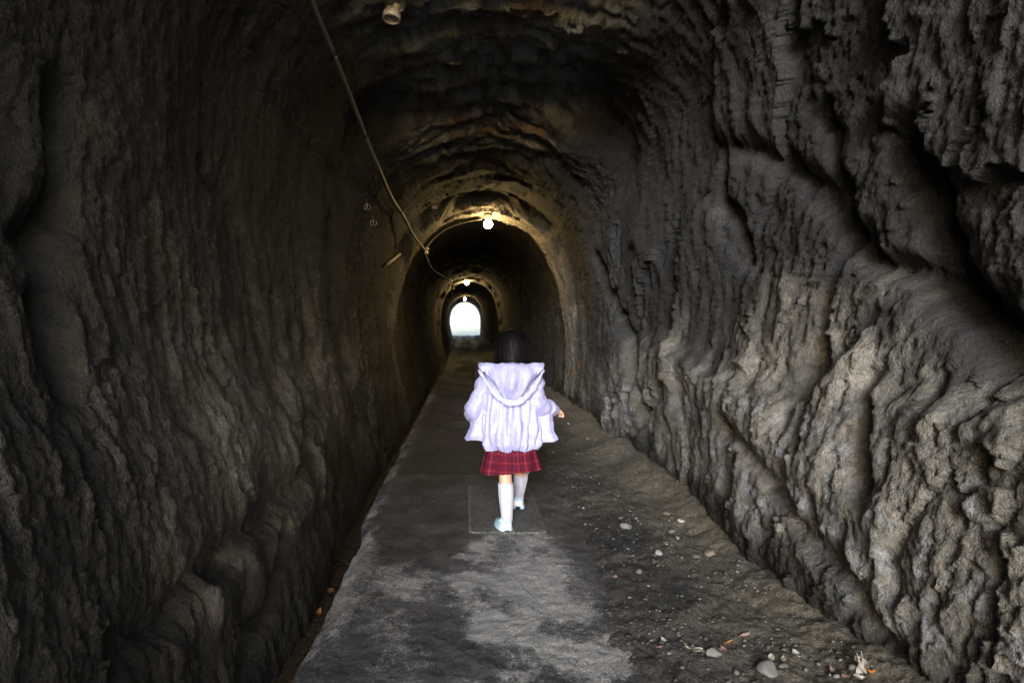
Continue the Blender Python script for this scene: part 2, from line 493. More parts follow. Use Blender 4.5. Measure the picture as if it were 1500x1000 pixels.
def make_rows(a, b_, k, p=1.25, mn=.004):
    r = [a]
    while r[-1] < b_:
        r.append(r[-1] + max(mn, k * abs(r[-1]) ** p))
    r[-1] = b_
    return np.array(r)
blocks = []
rowsA = np.linspace(Y0, 1.3, 110); rowsB = make_rows(1.3, 6.62, .0048, 1.25)
rowsB = np.unique(np.concatenate([rowsB[rowsB < 6.1], np.linspace(6.1, 6.62, 60)]))
rowsC = np.unique(np.concatenate([make_rows(6.62, 16., .0052, 1.2), np.linspace(8.4, 9.5, 60)]))
rowsD = np.unique(np.concatenate([make_rows(16., 50., .010, 1.0), np.linspace(23.5, 24.8, 26), np.linspace(41.4, 42.9, 16)]))
spec = [(rowsA, 360), (rowsB, 1800), (rowsC, 900), (rowsD, 450)]
parts = {'tunnel_wall_left': [], 'tunnel_ceiling': [], 'tunnel_wall_right': []}
RANGE = {'tunnel_wall_left': (0.0, .40), 'tunnel_ceiling': (.40, .60), 'tunnel_wall_right': (.60, 1.0)}
allB = None
for bi, (rows, nc) in enumerate(spec):
    u = np.linspace(0, 1, nc + 1)
    P, A = rock(rows, u)
    # stitch the finer block's edge rows to the coarser neighbour
    for edge, nb in ((0, bi - 1), (-1, bi + 1)):
        if 0 <= nb < len(spec) and spec[nb][1] < nc:
            uc = np.linspace(0, 1, spec[nb][1] + 1)
            Pc, _ = rock(rows[[edge]], uc)
            for k in range(3):
                P[edge, :, k] = np.interp(u, uc, Pc[0, :, k])
    if bi in (1, 2):
        allB = P.reshape(-1, 3) if allB is None else np.vstack([allB, P.reshape(-1, 3)])
    for nm, (ua, ub) in RANGE.items():
        i0, i1 = int(round(ua * nc)), int(round(ub * nc))
        parts[nm].append((P[:, i0:i1 + 1], {k: v[:, i0:i1 + 1] for k, v in A.items()}))
for nm, lst in parts.items():
    V, Q, AT, off = [], [], {}, 0
    for P, A in lst:
        nr, nc = P.shape[:2]
        V.append(P.reshape(-1, 3)); Q.append(grid_quads(nr, nc, off=off)); off += nr * nc
        for k, v in A.items(): AT.setdefault(k, []).append(v.ravel())
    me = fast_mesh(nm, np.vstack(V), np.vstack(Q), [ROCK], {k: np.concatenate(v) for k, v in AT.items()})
    o = link(nm, me)
    tag(o, {'tunnel_wall_left': 'dark rilled rock wall of the tunnel rising from the ditch',
            'tunnel_ceiling': 'dark flaking rock vault of the tunnel',
            'tunnel_wall_right': 'folded rock wall with pale lower flank beside the dirt strip'}[nm], 'rock', kind='structure')

# projected rock points, for hanging things on the rock
_pp = np.stack([VX + allB[:, 0] / allB[:, 1] * F, VY - (allB[:, 2] - EYE) / allB[:, 1] * F], 1)
def rock_depth(x, y, rad=5, Ymin=0):
    d = np.hypot(_pp[:, 0] - x, _pp[:, 1] - y)
    m = (d < rad) & (allB[:, 1] > Ymin)
    if not m.any(): return rock_depth(x, y, rad * 2, Ymin)
    return float(np.min(allB[m, 1]))

# ------------------------------------------------------------------ hill around the tunnel, and the land outside
ground_mat = simple_mat("pale_earth", (0.72, 0.62, 0.44), .95, .25, .6, bump_s=.4, bscale=8)
def hill():
    nc = 180; u = np.linspace(0, 1, nc + 1)
    Pm, _ = rock(np.array([Y0]), np.linspace(0, 1, 361)); Pe, _ = rock(np.array([Y1]), np.linspace(0, 1, 451))
    inner0 = np.stack([np.interp(u, np.linspace(0, 1, 361), Pm[0, :, k]) for k in range(3)], 1)
    inner1 = np.stack([np.interp(u, np.linspace(0, 1, 451), Pe[0, :, k]) for k in range(3)], 1)
    a = np.pi * (1 - u)
    rings = [inner0]
    for r, Y in ((6.2, Y0 - .1), (6.3, Y0 + .3), (6.4, Y0 + 2.5), (7, 9.), (7, 23.), (5.4, 36.), (4.6, 47.5), (4.4, Y1 - .3), (4.3, Y1 + .1)):
        n = .08 * r * fbm(np.cos(a) * 2 + Y, np.sin(a) * 2, 70, 3)
        rings.append(np.stack([.17 + np.cos(a) * (r * 1.4 + n), np.full_like(a, Y) + .3 * n, -.9 + np.sin(a) * (r + n) * 1.05 + .0], 1))
    rings.append(inner1)
    V = np.vstack(rings)
    return fast_mesh("hill", V, grid_quads(len(rings), nc + 1), [simple_mat("hill_earth", (.07, .075, .045), .95, .4, 1.5, bump_s=.6, bscale=5)])
tag(link("hill", hill()), 'wooded earth hill that the tunnel is cut through', 'hill', kind='structure')
gx = np.concatenate([np.linspace(-400, -12, 14), np.linspace(-10, 10, 21), np.linspace(12, 400, 14)])
gy = np.concatenate([np.linspace(-400, -12, 14), np.linspace(-8, -3, 4), [-2.5, -2.45], np.linspace(-1, 49, 12), [50.02, 50.1], np.linspace(52, 70, 8), np.linspace(90, 500, 12)])
GX, GY = np.meshgrid(gx, gy)
GZ = np.where(GY < -2.44, -.03, np.where(GY > 50, .42 + .10 * np.clip(GY - 56, 0, 35), -.75))
me = fast_mesh("ground", np.stack([GX, GY, GZ], -1), grid_quads(len(gy), len(gx)), [ground_mat])
tag(link("ground", me), 'pale open ground outside the tunnel mouths', 'ground', kind='structure')

# ------------------------------------------------------------------ tunnel floor: dirt, ditch, concrete path
def dirt_height(X, Y):
    fr = floor_rise(Y)
    n = .022 * fbm(X * 2.2, Y * 1.6, 80, 4) + .006 * fbm(X * 15, Y * 10, 84, 4, .6) + .0025 * pn(X * 60, Y * 55, 88)
    ditch = -.24 + .5 * n
    under = -.06 + (.035 + 1.6 * n) * sstep(7.0, 7.6, Y)
    right = .012 + .035 * sstep(.5, 1.0, X) +   .09 * sstep(1.02, 1.36, X + .12 * pn(X * 0, Y * 1.3, 90)) + n * 1.2 - .055 * sstep(.68, .40, X + .20 * pn(X * .4, Y * .9, 91) + .05 * pn(X * 3, Y * 5, 92))
    far = sstep(9, 13, Y)
    z = np.where(X < -.35, ditch, np.where(X < .1, under, 0))
    t = sstep(.05, .25, X)
    z = z * (1 - t) + right * t
    return z + fr
yr = np.concatenate([np.linspace(-2.4, 1.4, 40), make_rows(1.45, 16, .0042, 1.25), make_rows(16.3, 50.05, .012, 1.0)])
xc = np.concatenate([np.linspace(-1.15, -.3, 120), np.linspace(-.28, .1, 12), np.linspace(.105, 1.75, 420)])
XX, YY = np.meshgrid(xc, yr)
def dirt_material():
    m, nt, b = new_mat("tunnel_dirt")
    v = coords(nt)
    n1 = noise(nt, v, 2.2, 5, .6, .5); n2 = noise(nt, v, 30, 5, .7); n3 = noise(nt, v, 140, 3, .6)
    c = mix(nt, ramp(nt, n1, [(.36, 0.), (.62, 1.)]), (.034, .032, .031), (.080, .072, .060))
    sep = nt.nodes.new("ShaderNodeSeparateXYZ"); nt.links.new(v, sep.inputs[0])
    # dry silt bank against the wall, leaf mould in the ditch
    bank = ramp(nt, math_(nt, 'ADD', sep.outputs[0], math_(nt, 'MULTIPLY', n1, .45)), [(0.0, 0.), (1.0, 1.)])
    mr = nt.nodes.new("ShaderNodeMapRange"); mr.inputs[1].default_value = 1.02; mr.inputs[2].default_value = 1.4
    nt.links.new(math_(nt, 'ADD', sep.outputs[0], math_(nt, 'MULTIPLY', n1, .4)), mr.inputs[0])
    c = mix(nt, mr.outputs[0], c, (.120, .104, .078))
    lf = math_(nt, 'LESS_THAN', sep.outputs[0], -.35)
    c = mix(nt, lf, c, mix(nt, ramp(nt, n2, [(.4, 0.), (.65, 1.)]), (.018, .013, .009), (.085, .055, .028)))
    c = mix(nt, 1.0, c, ramp(nt, n2, [(.28, .45), (.72, 1.5)]), 'MULTIPLY')
    c = mix(nt, 1.0, c, ramp(nt, n3, [(.28, .6), (.72, 1.4)]), 'MULTIPLY')
    nt.links.new(c, b.inputs["Base Color"])
    b.inputs["Roughness"].default_value = .85
    b.inputs["Specular IOR Level"].default_value = .3
    bump(nt, math_(nt, 'ADD', n2, math_(nt, 'MULTIPLY', n3, .5)), .9, .012, b)
    return m
me = fast_mesh("tunnel_floor", np.stack([XX, YY, dirt_height(XX, YY)], -1), grid_quads(len(yr), len(xc)), [dirt_material()])
tag(link("tunnel_floor", me), 'dirt floor of the tunnel with a ditch along one wall', 'ground', kind='structure')

def path_edge(Y):
    return -.555 - .05 * sstep(3.4, 3.9, Y) - .03 * sstep(5, 9, Y) + .018 * pn(Y * 1.7, Y * 0, 95) + .008 * pn(Y * 7, Y * 0, 96) - .0025 * (np.asarray(Y) - 7).clip(0, 40)
def path_top(X, Y):
    n = .006 * fbm(X * 1.6, Y * 1.1, 100, 3) + .004 * fbm(X * 14, Y * 12, 104, 4, .6) + .0022 * pn(X * 70, Y * 60, 108)
    e = X - path_edge(Y)
    crown = -.030 * sstep(.07, .0, e + .02 * pn(X * 9, Y * 9, 110)) - .018 * np.exp(-((Y - 5.35) / .16) ** 2) * sstep(-.3, .3, X)
    step = (-.035 + .035 * fbm(X * 1.2, Y * .8, 118, 3)) * sstep(7.1, 7.25, Y + .2 * X) + .02 * sstep(10.8, 10.95, Y) - .02 * sstep(15.2, 15.4, Y)
    flat = sstep(0, .05, np.maximum(np.abs(X - .212) - .235, np.abs(Y - 4.15) - .57))
    return n * (.2 + .8 * flat) + crown + step + floor_rise(Y) + .006
xp = np.concatenate([[0, 0, 0], np.linspace(0, .06, 14)[1:], np.linspace(.06, 1.32, 300)[1:]])
yp = np.concatenate([np.linspace(-2.4, 1.4, 40), make_rows(1.45, 16, .0042, 1.25), make_rows(16.3, 50.05, .012, 1.0)])
XP = path_edge(yp)[:, None] + xp[None, :]
YP = np.repeat(yp[:, None], len(xp), 1)
ZP = path_top(XP, YP)
ZP[:, 0] = floor_rise(yp) - .34; ZP[:, 1] = ZP[:, 0] + .17 + .02 * pn(yp * 5, yp * 0, 112); ZP[:, 2] = ZP[:, 3] - .035
XP[:, 0] += .03; XP[:, 1] += .018 + .012 * pn(yp * 9, yp * 0, 113); XP[:, 2] += .004
# scuffed, worn-pale concrete versus damp dark, with shade painted in further along
def blob(X, Y, x, y, rx, ry):
    return np.exp(-(((X - x) / rx) ** 2 + ((Y - y) / ry) ** 2))
nP = fbm(XP * 3.2, YP * 2.2, 116, 5, .6)
pale = 1.0 * sstep(.62, .30, XP + .12 * nP) * sstep(-.10, .10, XP + .08 * nP) * sstep(2.0, 2.7, YP + .35 * nP) * sstep(3.75, 3.55, YP)
pale += .10 + .8 * blob(XP, YP, .38, 2.3, .28, .34) + .65 * blob(XP, YP, -.28, 2.9, .18, .6) + .65 * sstep(.18, .05, XP - path_edge(YP) + .05 * nP) + .4 * blob(XP, YP, -.22, 2.2, .14, .2)
pale += .35 * blob(XP, YP, -.3, 4.3, .2, .3) + .4 * blob(XP, YP, -.4, 6.6, .2, .5) + .45 * blob(XP, YP, -.45, 10.9, .25, .8) + .4 * blob(XP, YP, -.5, 15.5, .25, .9) + .3 * blob(XP, YP, .2, 2.9, .5, .4)
pale = np.clip(pale * (.45 + .55 * sstep(-.6, .5, nP)), 0, 1)
def concrete_material():
    m, nt, b = new_mat("worn_concrete")
    v = coords(nt)
    n1 = noise(nt, v, 5, 6, .65, .3); n2 = noise(nt, v, 34, 6, .82); n3 = noise(nt, v, 220, 2, .6)
    dark = mix(nt, ramp(nt, n1, [(.35, 0.), (.65, 1.)]), (.038, .038, .040), (.105, .102, .100))
    scuff = ramp(nt, math_(nt, 'ADD', math_(nt, 'ADD', math_(nt, 'MULTIPLY', n2, .55), math_(nt, 'MULTIPLY', noise(nt, v, 110, 3, .7), .45)), math_(nt, 'MULTIPLY', math_(nt, 'SUBTRACT', attr(nt, "pale"), .5), .46)), [(.46, 0.), (.66, 1.)])
    c = mix(nt, scuff, dark, mix(nt, n3, (.24, .23, .22), (.50, .48, .46)))
    c = mix(nt, math_(nt, 'MULTIPLY', attr(nt, "wet_shade"), .8), c, (.020, .020, .020))  # damp patches, and shade painted over the far stretch
    c = mix(nt, 1.0, c, ramp(nt, n3, [(.3, .6), (.7, 1.35)]), 'MULTIPLY')
    nt.links.new(c, b.inputs["Base Color"])
    nt.links.new(ramp(nt, scuff, [(0., .62), (1., .9)]), b.inputs["Roughness"])
    b.inputs["Specular IOR Level"].default_value = .35
    bump(nt, math_(nt, 'ADD', n2, math_(nt, 'MULTIPLY', n3, .5)), 1.0, .016, b)
    return m
CONC = concrete_material()
wet_shade = sstep(4.5, 5.6, YP + .5 * nP) * (1 - .8 * np.clip(pale * 1.6, 0, 1)) + .5 * sstep(.1, .6, fbm(XP * 2.0, YP * 1.5, 119, 4)) * sstep(.5, .1, pale)  # far stretch darkened as painted shade; scattered damp patches
me = fast_mesh("concrete_path", np.stack([XP, YP, ZP], -1), grid_quads(len(yp), len(xp)), [CONC], {"pale": pale, "wet_shade": np.clip(wet_shade, 0, 1)})
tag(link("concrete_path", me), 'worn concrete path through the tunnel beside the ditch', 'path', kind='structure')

# cover slab let into the path
def rounded_slab(w, l, h, r, bev, n=7):
    pts = []
    for cx, cy, a0 in ((w / 2 - r, l / 2 - r, 0), (-w / 2 + r, l / 2 - r, 90), (-w / 2 + r, -l / 2 + r, 180), (w / 2 - r, -l / 2 + r, 270)):
        for k in range(n):
            a = R(a0 + 90 * k / (n - 1)); pts.append((cx + r * math.cos(a), cy + r * math.sin(a)))
    p = np.array(pts); m = len(p)
    rings = [np.c_[p, np.full(m, -h)], np.c_[p, np.full(m, -bev)], np.c_[p * (1 - bev * .6 / np.abs(p).max(0)), np.full(m, -bev * .3)], np.c_[p * (1 - bev * 2.2 / np.abs(p).max(0)), np.zeros(m)]]
    V = np.vstack(rings + [[[0, 0, 0]]])
    Q = grid_quads(4, m, True)
    T = [(3 * m + i, 3 * m + (i + 1) % m, 4 * m) for i in range(m)]
    return V, Q, T
V, Q, T = rounded_slab(.43, 1.1, .08, .035, .012)
me = fast_mesh("cover_slab", V, Q, [CONC], {"pale": np.r_[np.full(len(V) - 1 - 28, .56), np.full(29, .44)]}, smooth=False, tris=T)
slab = link("cover_slab", me); slab.location = (.215, 4.16, .0125)
tag(slab, 'flat rectangular concrete cover slab set into the path under the walking child', 'cover slab')

# ------------------------------------------------------------------ generic shapes
def frames(pts):
    pts = np.asarray(pts, float); T = np.gradient(pts, axis=0); T /= np.linalg.norm(T, axis=1)[:, None] + 1e-12
    up = np.array([0, 0, 1.]) if abs(T[0][2]) < .9 else np.array([1., 0, 0])
    A = []; a = np.cross(up, T[0])
    for t in T:
        a = a - t * np.dot(a, t); a /= np.linalg.norm(a) + 1e-12; A.append(a.copy())
    A = np.array(A); return T, A, np.cross(T, A)

def tube(pts, rad, n=8, cap=True):
    pts = np.asarray(pts, float); rad = np.broadcast_to(np.asarray(rad, float), (len(pts),))
    T, A, B = frames(pts); a = np.linspace(0, 2 * np.pi, n, endpoint=False)
    V = pts[:, None] + rad[:, None, None] * (np.cos(a)[None, :, None] * A[:, None] + np.sin(a)[None, :, None] * B[:, None])
    V = V.reshape(-1, 3); Q = grid_quads(len(pts), n, True); Tn = []
    if cap:
        k = len(V); V = np.vstack([V, pts[0], pts[-1]]); e = (len(pts) - 1) * n
        Tn = [((i + 1) % n, i, k) for i in range(n)] + [(e + i, e + (i + 1) % n, k + 1) for i in range(n)]
    return V, Q, Tn

def lathe(prof, n=20):
    """prof: (r, z) list -> surface of revolution about z"""
    a = np.linspace(0, 2 * np.pi, n, endpoint=False)
    V = np.concatenate([np.stack([r * np.cos(a), r * np.sin(a), np.full(n, z)], 1) for r, z in prof])
    return V, grid_quads(len(prof), n, True), []

def merge(*sh):
    V, Q, T, o = [], [], [], 0
    for v, q, t in sh:
        V.append(v); 
        if len(q): Q.append(np.asarray(q) + o)
        if len(t): T.append(np.asarray(t) + o)
        o += len(v)
    return np.vstack(V), np.vstack(Q) if Q else [], np.vstack(T) if T else []

def solid(name, sh, mat, parent=None, smooth=True):
    return link(name, fast_mesh(name, sh[0], sh[1], [mat], None, smooth, sh[2]), parent)

def catmull(p, n=8):
    p = np.asarray(p, float); pp = np.vstack([2 * p[0] - p[1], p, 2 * p[-1] - p[-2]]); out = []
    for i in range(1, len(pp) - 2):
        t = np.linspace(0, 1, n, endpoint=False)[:, None]; a, b_, c, d = pp[i - 1:i + 3]
        out.append(.5 * ((2 * b_) + (c - a) * t + (2 * a - 5 * b_ + 4 * c - d) * t ** 2 + (-a + 3 * b_ - 3 * c + d) * t ** 3))
    out.append(p[-1:]); return np.vstack(out)

# ------------------------------------------------------------------ cables and lamps
cable_mat = simple_mat("grey_cable", (.19, .19, .20), .55, .2, 14)
wire_mat = simple_mat("thin_wire", (.16, .14, .11), .6, .2, 14)
ceramic = simple_mat("aged_ceramic", (.42, .37, .29), .35, .3, 30, bump_s=.2)
metal_mat = simple_mat("dull_metal", (.35, .34, .32), .45, .2, 40, metallic=.7)
dark_mat = simple_mat("dark_bakelite", (.03, .028, .025), .4, .2, 30)
def bulb_mat(strength):
    m, nt, b = new_mat("lit_bulb")
    b.inputs["Base Color"].default_value = (.9, .85, .7, 1)
    b.inputs["Emission Color"].default_value = (1.0, .68, .28, 1)
    b.inputs["Emission Strength"].default_value = strength
    return m

cab_px = [(440, -60), (457, 2), (470, 36), (492, 88), (512, 138), (534, 196), (552, 240), (574, 290), (590, 315), (606, 345), (622, 366)]
dep = np.array([rock_depth(x, max(y, 3), 6) for x, y in cab_px])
want = np.interp([y for _, y in cab_px], [-60, 0, 120, 240, 310, 366], [2.9, 3.3, 4.2, 5.5, 7.2, 8.9])
dep = np.minimum(want, dep - .05)
cab = np.array([px(x, y, d) for (x, y), d in zip(cab_px, dep)])
pts = catmull(cab, 8)
cable = solid("power_cable", tube(pts, .016, 10), cable_mat)
tag(cable, 'thick grey power cable strung along the vault above the ditch', 'cable')
for i in (22, 40, 62):                                   # tie bands
    solid("cable_clip", tube(pts[i:i + 2] + (pts[i + 1] - pts[i]) * .1, .0185, 10), dark_mat, cable)
join = cab[-1]
b1 = np.array([.27, 9.0, 2.50])
# thinner wires past the junction
def wire(name, p, r, label, mat=wire_mat):
    o = solid(name, tube(catmull(p, 8), r, 7), mat); tag(o, label, 'wire'); return o
arch = [join + (.01, 0, .01)]
for x, y in ((636, 349), (655, 335), (680, 326), (706, 321)):
    d = min(8.95, rock_depth(x, y, 4, 7.5) - .02)
    arch.append(px(x, y, d))
wire("lamp_wire", arch, .009, 'thin wire arching from cable junction up to the large lit bulb')
wire("lamp_wire", [join, px(626, 380, 9.2), px(634, 394, 11.), px(648, 404, 15.5), px(662, 411, 22.5)], .012, 'thin sagging wire running on from the junction deeper into the tunnel')
wire("lamp_wire", [px(662, 411, 22.7), px(663, 421, 23.2), px(662.5, 434, 26.), px(664, 447, 36.)], .014, 'thin wire dropping past the small insulator towards the daylight')

def knob(loc, s=1.0, label='', name="insulator_knob", rx=0):
    e = empty(name, loc); e.rotation_euler = (rx, 0, 0)
    solid("flange", lathe([(0.001, .03 * s), (.030 * s, .03 * s), (.034 * s, .022 * s), (.030 * s, .010 * s), (.018 * s, .004 * s)]), ceramic, e)
    solid("body", lathe([(.018 * s, .004 * s), (.018 * s, -.012 * s), (.028 * s, -.018 * s), (.028 * s, -.034 * s), (.012 * s, -.040 * s), (.001, -.040 * s)]), ceramic, e)
    tag(e, label, 'insulator'); return e
knob(join + (0.02, .02, -.01), 1.2, 'pale ceramic knob where the cable splits near the large bulb')
knob(px(663.5, 421, 23.0), 2.0, 'small pale knob beside the smaller arch bulb')

def lamp(loc, s, strength, label):
    e = empty("ceiling_lamp", loc)
    solid("mount", lathe([(.001, .16 * s), (.060 * s, .16 * s), (.062 * s, .115 * s), (.05 * s, .105 * s), (.001, .105 * s)], 20), dark_mat, e)
    solid("socket", lathe([(.034 * s, .108 * s), (.034 * s, .06 * s), (.028 * s, .05 * s)], 20), ceramic, e)
    prof = [(.026 * s, .056 * s)] + [(s * .062 * math.sin(a), -s * .01 + s * .062 * math.cos(a)) for a in np.linspace(.5, math.pi - .02, 12)]
    solid("bulb", lathe(prof, 28), bulb_mat(strength), e)
    tag(e, label, 'lamp', 'lit bulbs along the vault'); return e
lamp((b1[0], 9.0, 2.455), .95, 75, 'large lit globe bulb on the rock rib closest beyond the child')
lamp((-.03, 24.1, 2.655), 1.15, 110, 'smaller lit bulb on the second glowing arch')
lamp((-.17, 42.0, 2.80), 1.3, 60, 'tiny lit bulb just above the bright tunnel exit')

# unlit porcelain lamp holder on the vault
d = rock_depth(575, 22, 14) - .03
e = empty("lamp_holder", px(575, 18, d)); e.rotation_euler = (R(-12), R(8), 0)
solid("base", lathe([(.001, .09), (.066, .09), (.070, .075), (.066, .05), (.046, .04), (.040, .03)], 28), ceramic, e)
solid("socket", lathe([(.040, .034), (.038, .0), (.052, -.008), (.054, -.045), (.046, -.052), (.040, -.045), (.036, -.01), (.001, -.01)], 28), ceramic, e)
solid("contact", lathe([(.012, -.012), (.012, -.03), (.001, -.03)], 12), metal_mat, e)
tag(e, 'empty porcelain lamp holder without a bulb on the rough vault', 'lamp holder')
# two eye hooks, a cleat, a bracket, a pale batten
for (x, y), lb in (((538, 299), 'small wire eye hook, the higher of two in the dark rock'), ((547, 322), 'small wire eye hook, the lower of two in the dark rock')):
    d = rock_depth(x, y, 5, 4) - .02
    a = np.linspace(0, 2 * np.pi * .95, 16)
    s = .0045 * d
    ringp = np.stack([s * np.sin(a), 0 * a, -s * np.cos(a) - s], 1)
    st_ = np.array([[0, 0.0, 0.0], [-.4 * s, .01, 1.2 * s], [-.5 * s, .06, 2.0 * s]])[::-1]
    o = solid("eye_hook", tube(np.vstack([st_, ringp[::-1]]), .0032, 6), metal_mat); o.location = px(x, y, d)
    tag(o, lb, 'hook')
d = rock_depth(637, 302, 4, 6) - .02
e = empty("wire_cleat", px(637, 302, d)); e.rotation_euler = (R(-35), 0, R(25))
for k in (-1, 1):
    V, Q, T = rounded_slab(.075, .020, .02, .008, .004, 4); V = V + (0, k * .018, 0)
    solid("jaw", (V, Q, T), simple_mat("white_ceramic", (.6, .6, .62), .4), e)
tag(e, 'small white two-jaw wire cleat fixed to the smooth vault', 'cleat')
d = rock_depth(585, 310, 5, 6) - .03
o = solid("cable_bracket", tube([px(573, 311, d), px(584, 307, d - .04), px(595, 311, d)], .010, 6), metal_mat)
tag(o, 'short metal bracket holding the thick cable against the vault', 'bracket')
d1 = rock_depth(568, 387, 5, 7) - .03; d2 = rock_depth(587, 371, 5, 7) - .03
o = solid("batten", tube([px(569, 386, min(d1, 8.6)), px(586, 372, min(d2, 8.8))], .016, 8), simple_mat("pale_batten", (.62, .58, .46), .35))
tag(o, 'short pale rod fixed slantwise on the rock below the cable junction', 'rod')

# ------------------------------------------------------------------ stones, gravel, leaves
def ico(sub=2):
    import bmesh
    bm = bmesh.new(); bmesh.ops.create_icosphere(bm, subdivisions=sub, radius=1)
    V = np.array([v.co[:] for v in bm.verts]); T = np.array([[v.index for v in f.verts] for f in bm.faces]); bm.free()
    return V, T
IV, IT = ico(3); IV1, IT1 = ico(1)
def stone_shape(seed, flat=.6, ang=.25):
    r = np.random.default_rng(seed); V = IV.copy()
    for _ in range(13):                       # planar cuts give facets
        n = r.normal(size=3); n /= np.linalg.norm(n); c = r.uniform(.5, .82)
        dd = V @ n - c; V = V - np.outer(np.clip(dd, 0, None) * .92, n)
    V = V * (1 + .05 * pn(V[:, 0] * 3 + seed, V[:, 1] * 3 + V[:, 2] * 2, 3)[:, None])
    return V * (1, r.uniform(.7, .95), flat)
def floor_at(x, y):
    """photo pixel on the floor -> point"""
    Y = EYE * F / (y - VY)
    for _ in range(12):
        X = (x - VX) * Y / F
        z = float(max(dirt_height(np.array([X]), np.array([Y]))[0], path_top(np.array([X]), np.array([Y]))[0] if X < path_edge(np.array([Y]))[0] + 1.3 and X > -.55 else -9))
        Y = (EYE - z) * F / (y - VY)
    return np.array([(x - VX) * Y / F, Y, z])
stone_mats = {k: simple_mat("stone_" + k, c, .85, .3, 25, bump_s=.5, bscale=70) for k, c in
              dict(white=(.24, .24, .235), grey=(.125, .122, .118), tan=(.13, .11, .08), dark=(.09, .085, .08), pink=(.22, .15, .115)).items()}
STONES = [  # photo x, y, width px, colour, own label or None
 (917, 772, 23, 'grey', 'flat grey stone with pale top lying alone at the edge of the dirt strip'),
 (998, 764, 13, 'white', 'bright white oval stone lying closest to the rock wall foot'),
 (984, 780, 19, 'grey', 'blocky pale grey stone between two small white stones'),
 (993, 788, 10, 'white', 'small bright white stone touching the blocky pale grey stone'),
 (964, 811, 15, 'white', 'rounded off-white stone lying out on the bare dark dirt'),
 (1040, 812, 24, 'tan', 'tan angular stone half sunk in the silt bank'),
 (1020, 816, 13, 'dark', 'small dark stone touching the tan angular stone'),
 (976, 753, 15, 'tan', 'rounded tan stone on the silt by the wall foot'),
 (1125, 986, 40, 'grey', 'large pale rounded rock among the dead leaves'),
 (1046, 958, 26, 'grey', 'flat grey stone beside the orange dead leaf'),
 (1250, 978, 24, 'dark', 'dark stone under the white forked leaf at the wall foot'),
 (1146, 976, 17, 'grey', 'small grey stone leaning against the large pale rock'),
 (936, 837, 12, 'dark', None), (1031, 774, 12, 'tan', None), (909, 759, 8, 'grey', None), (932, 760, 7, 'grey', None), (858, 768, 6, 'pink', None), (901, 731, 5, 'pink', None),
 (854, 744, 7, 'grey', None), (919, 804, 6, 'grey', None), (929, 709, 8, 'grey', None), (833, 621, 6, 'white', None), (1106, 861, 5, 'white', None), (1180, 981, 9, 'dark', None), (1015, 947, 12, 'dark', None),
 (980, 957, 9, 'grey', None), (1000, 978, 10, 'dark', None), (1200, 973, 12, 'grey', None), (1225, 991, 14, 'grey', None), (1080, 985, 11, 'dark', None), (861, 643, 6, 'pink', None), (845, 664, 5, 'tan', None), (883, 830, 6, 'tan', None),
 (1060, 905, 7, 'dark', None), (1130, 935, 6, 'dark', None), (950, 858, 6, 'grey', None)]
LAND = [((917, 772), 'the flat pale-topped stone'), ((998, 764), 'the bright white oval stone'), ((964, 811), 'the rounded off-white stone'), ((1040, 812), 'the tan angular stone'), ((1125, 986), 'the large pale rock'),
        ((1046, 958), 'the flat grey stone and orange leaf'), ((1262, 985), 'the white forked leaf'), ((970, 955), 'the worn path edge'), ((860, 740), 'the cover slab'), ((845, 640), 'the rock wall beyond the child'), ((1100, 900), 'the bare silt bank')]
LANDP = [(floor_at(*p), t) for p, t in LAND]
used = {}
def near_label(base, p):
    order = sorted(LANDP, key=lambda q: float(np.linalg.norm(q[0] - p)))
    return base + ' near ' + order[0][1]
for i, (x, y, w, k, lb) in enumerate(STONES):
    p = floor_at(x, y); s = w * p[1] / F / 2
    me = fast_mesh("stone", stone_shape(i * 5 + 3, random.uniform(.55, .75)) * s, None, [stone_mats[k]], None, False, IT)
    o = link("stone", me); o.location = p + (0, 0, s * .16); o.rotation_euler = (random.uniform(-.2, .2), random.uniform(-.2, .2), random.uniform(0, 6))
    if lb: tag(o, lb, 'stone', 'loose stones on the dirt strip')
    else: tag(o, {'white': 'tiny white pebble', 'grey': 'small grey pebble', 'tan': 'small tan pebble', 'dark': 'small dark pebble', 'pink': 'tiny pinkish pebble'}[k] + near_label(' on the dirt', p), 'stone', 'loose stones on the dirt strip')

def gravel(n, xr, yr_, smin, smax, seed, hfun):
    r = np.random.default_rng(seed)
    Y = np.exp(r.uniform(np.log(yr_[0]), np.log(yr_[1]), n)); X = r.uniform(xr[0], xr[1], n)
    keep = r.uniform(0, 1, n) < sstep(-.4, .4, fbm(X * 2.5, Y * 1.8, 130, 3)) * .9 + .1
    X, Y = X[keep], Y[keep]; n = len(X)
    s = smin * (smax / smin) ** (r.uniform(0, 1, n) ** 2.5)
    z = hfun(X, Y)
    jit = r.uniform(.6, 1.35, (n, len(IV1), 1)); a = r.uniform(0, 6.28, n)
    B = IV1[None] * jit * np.stack([s, s * r.uniform(.6, 1, n), s * r.uniform(.35, .7, n)], 1)[:, None, :]
    Vx = B[..., 0] * np.cos(a)[:, None] - B[..., 1] * np.sin(a)[:, None]; Vy = B[..., 0] * np.sin(a)[:, None] + B[..., 1] * np.cos(a)[:, None]
    V = np.stack([Vx + X[:, None], Vy + Y[:, None], B[..., 2] + (z + s * .2)[:, None]], -1).reshape(-1, 3)
    T = (IT1[None] + (np.arange(n) * len(IV1))[:, None, None]).reshape(-1, 3)
    tone = np.repeat(r.uniform(0, 1, n) ** 2, len(IV1))
    return V, T, tone
gm, nt, b = new_mat("gravel_mix")
gc = mix(nt, attr(nt, "tone"), (.035, .033, .031), (.14, .125, .105)); nt.links.new(gc, b.inputs["Base Color"]); b.inputs["Roughness"].default_value = .9
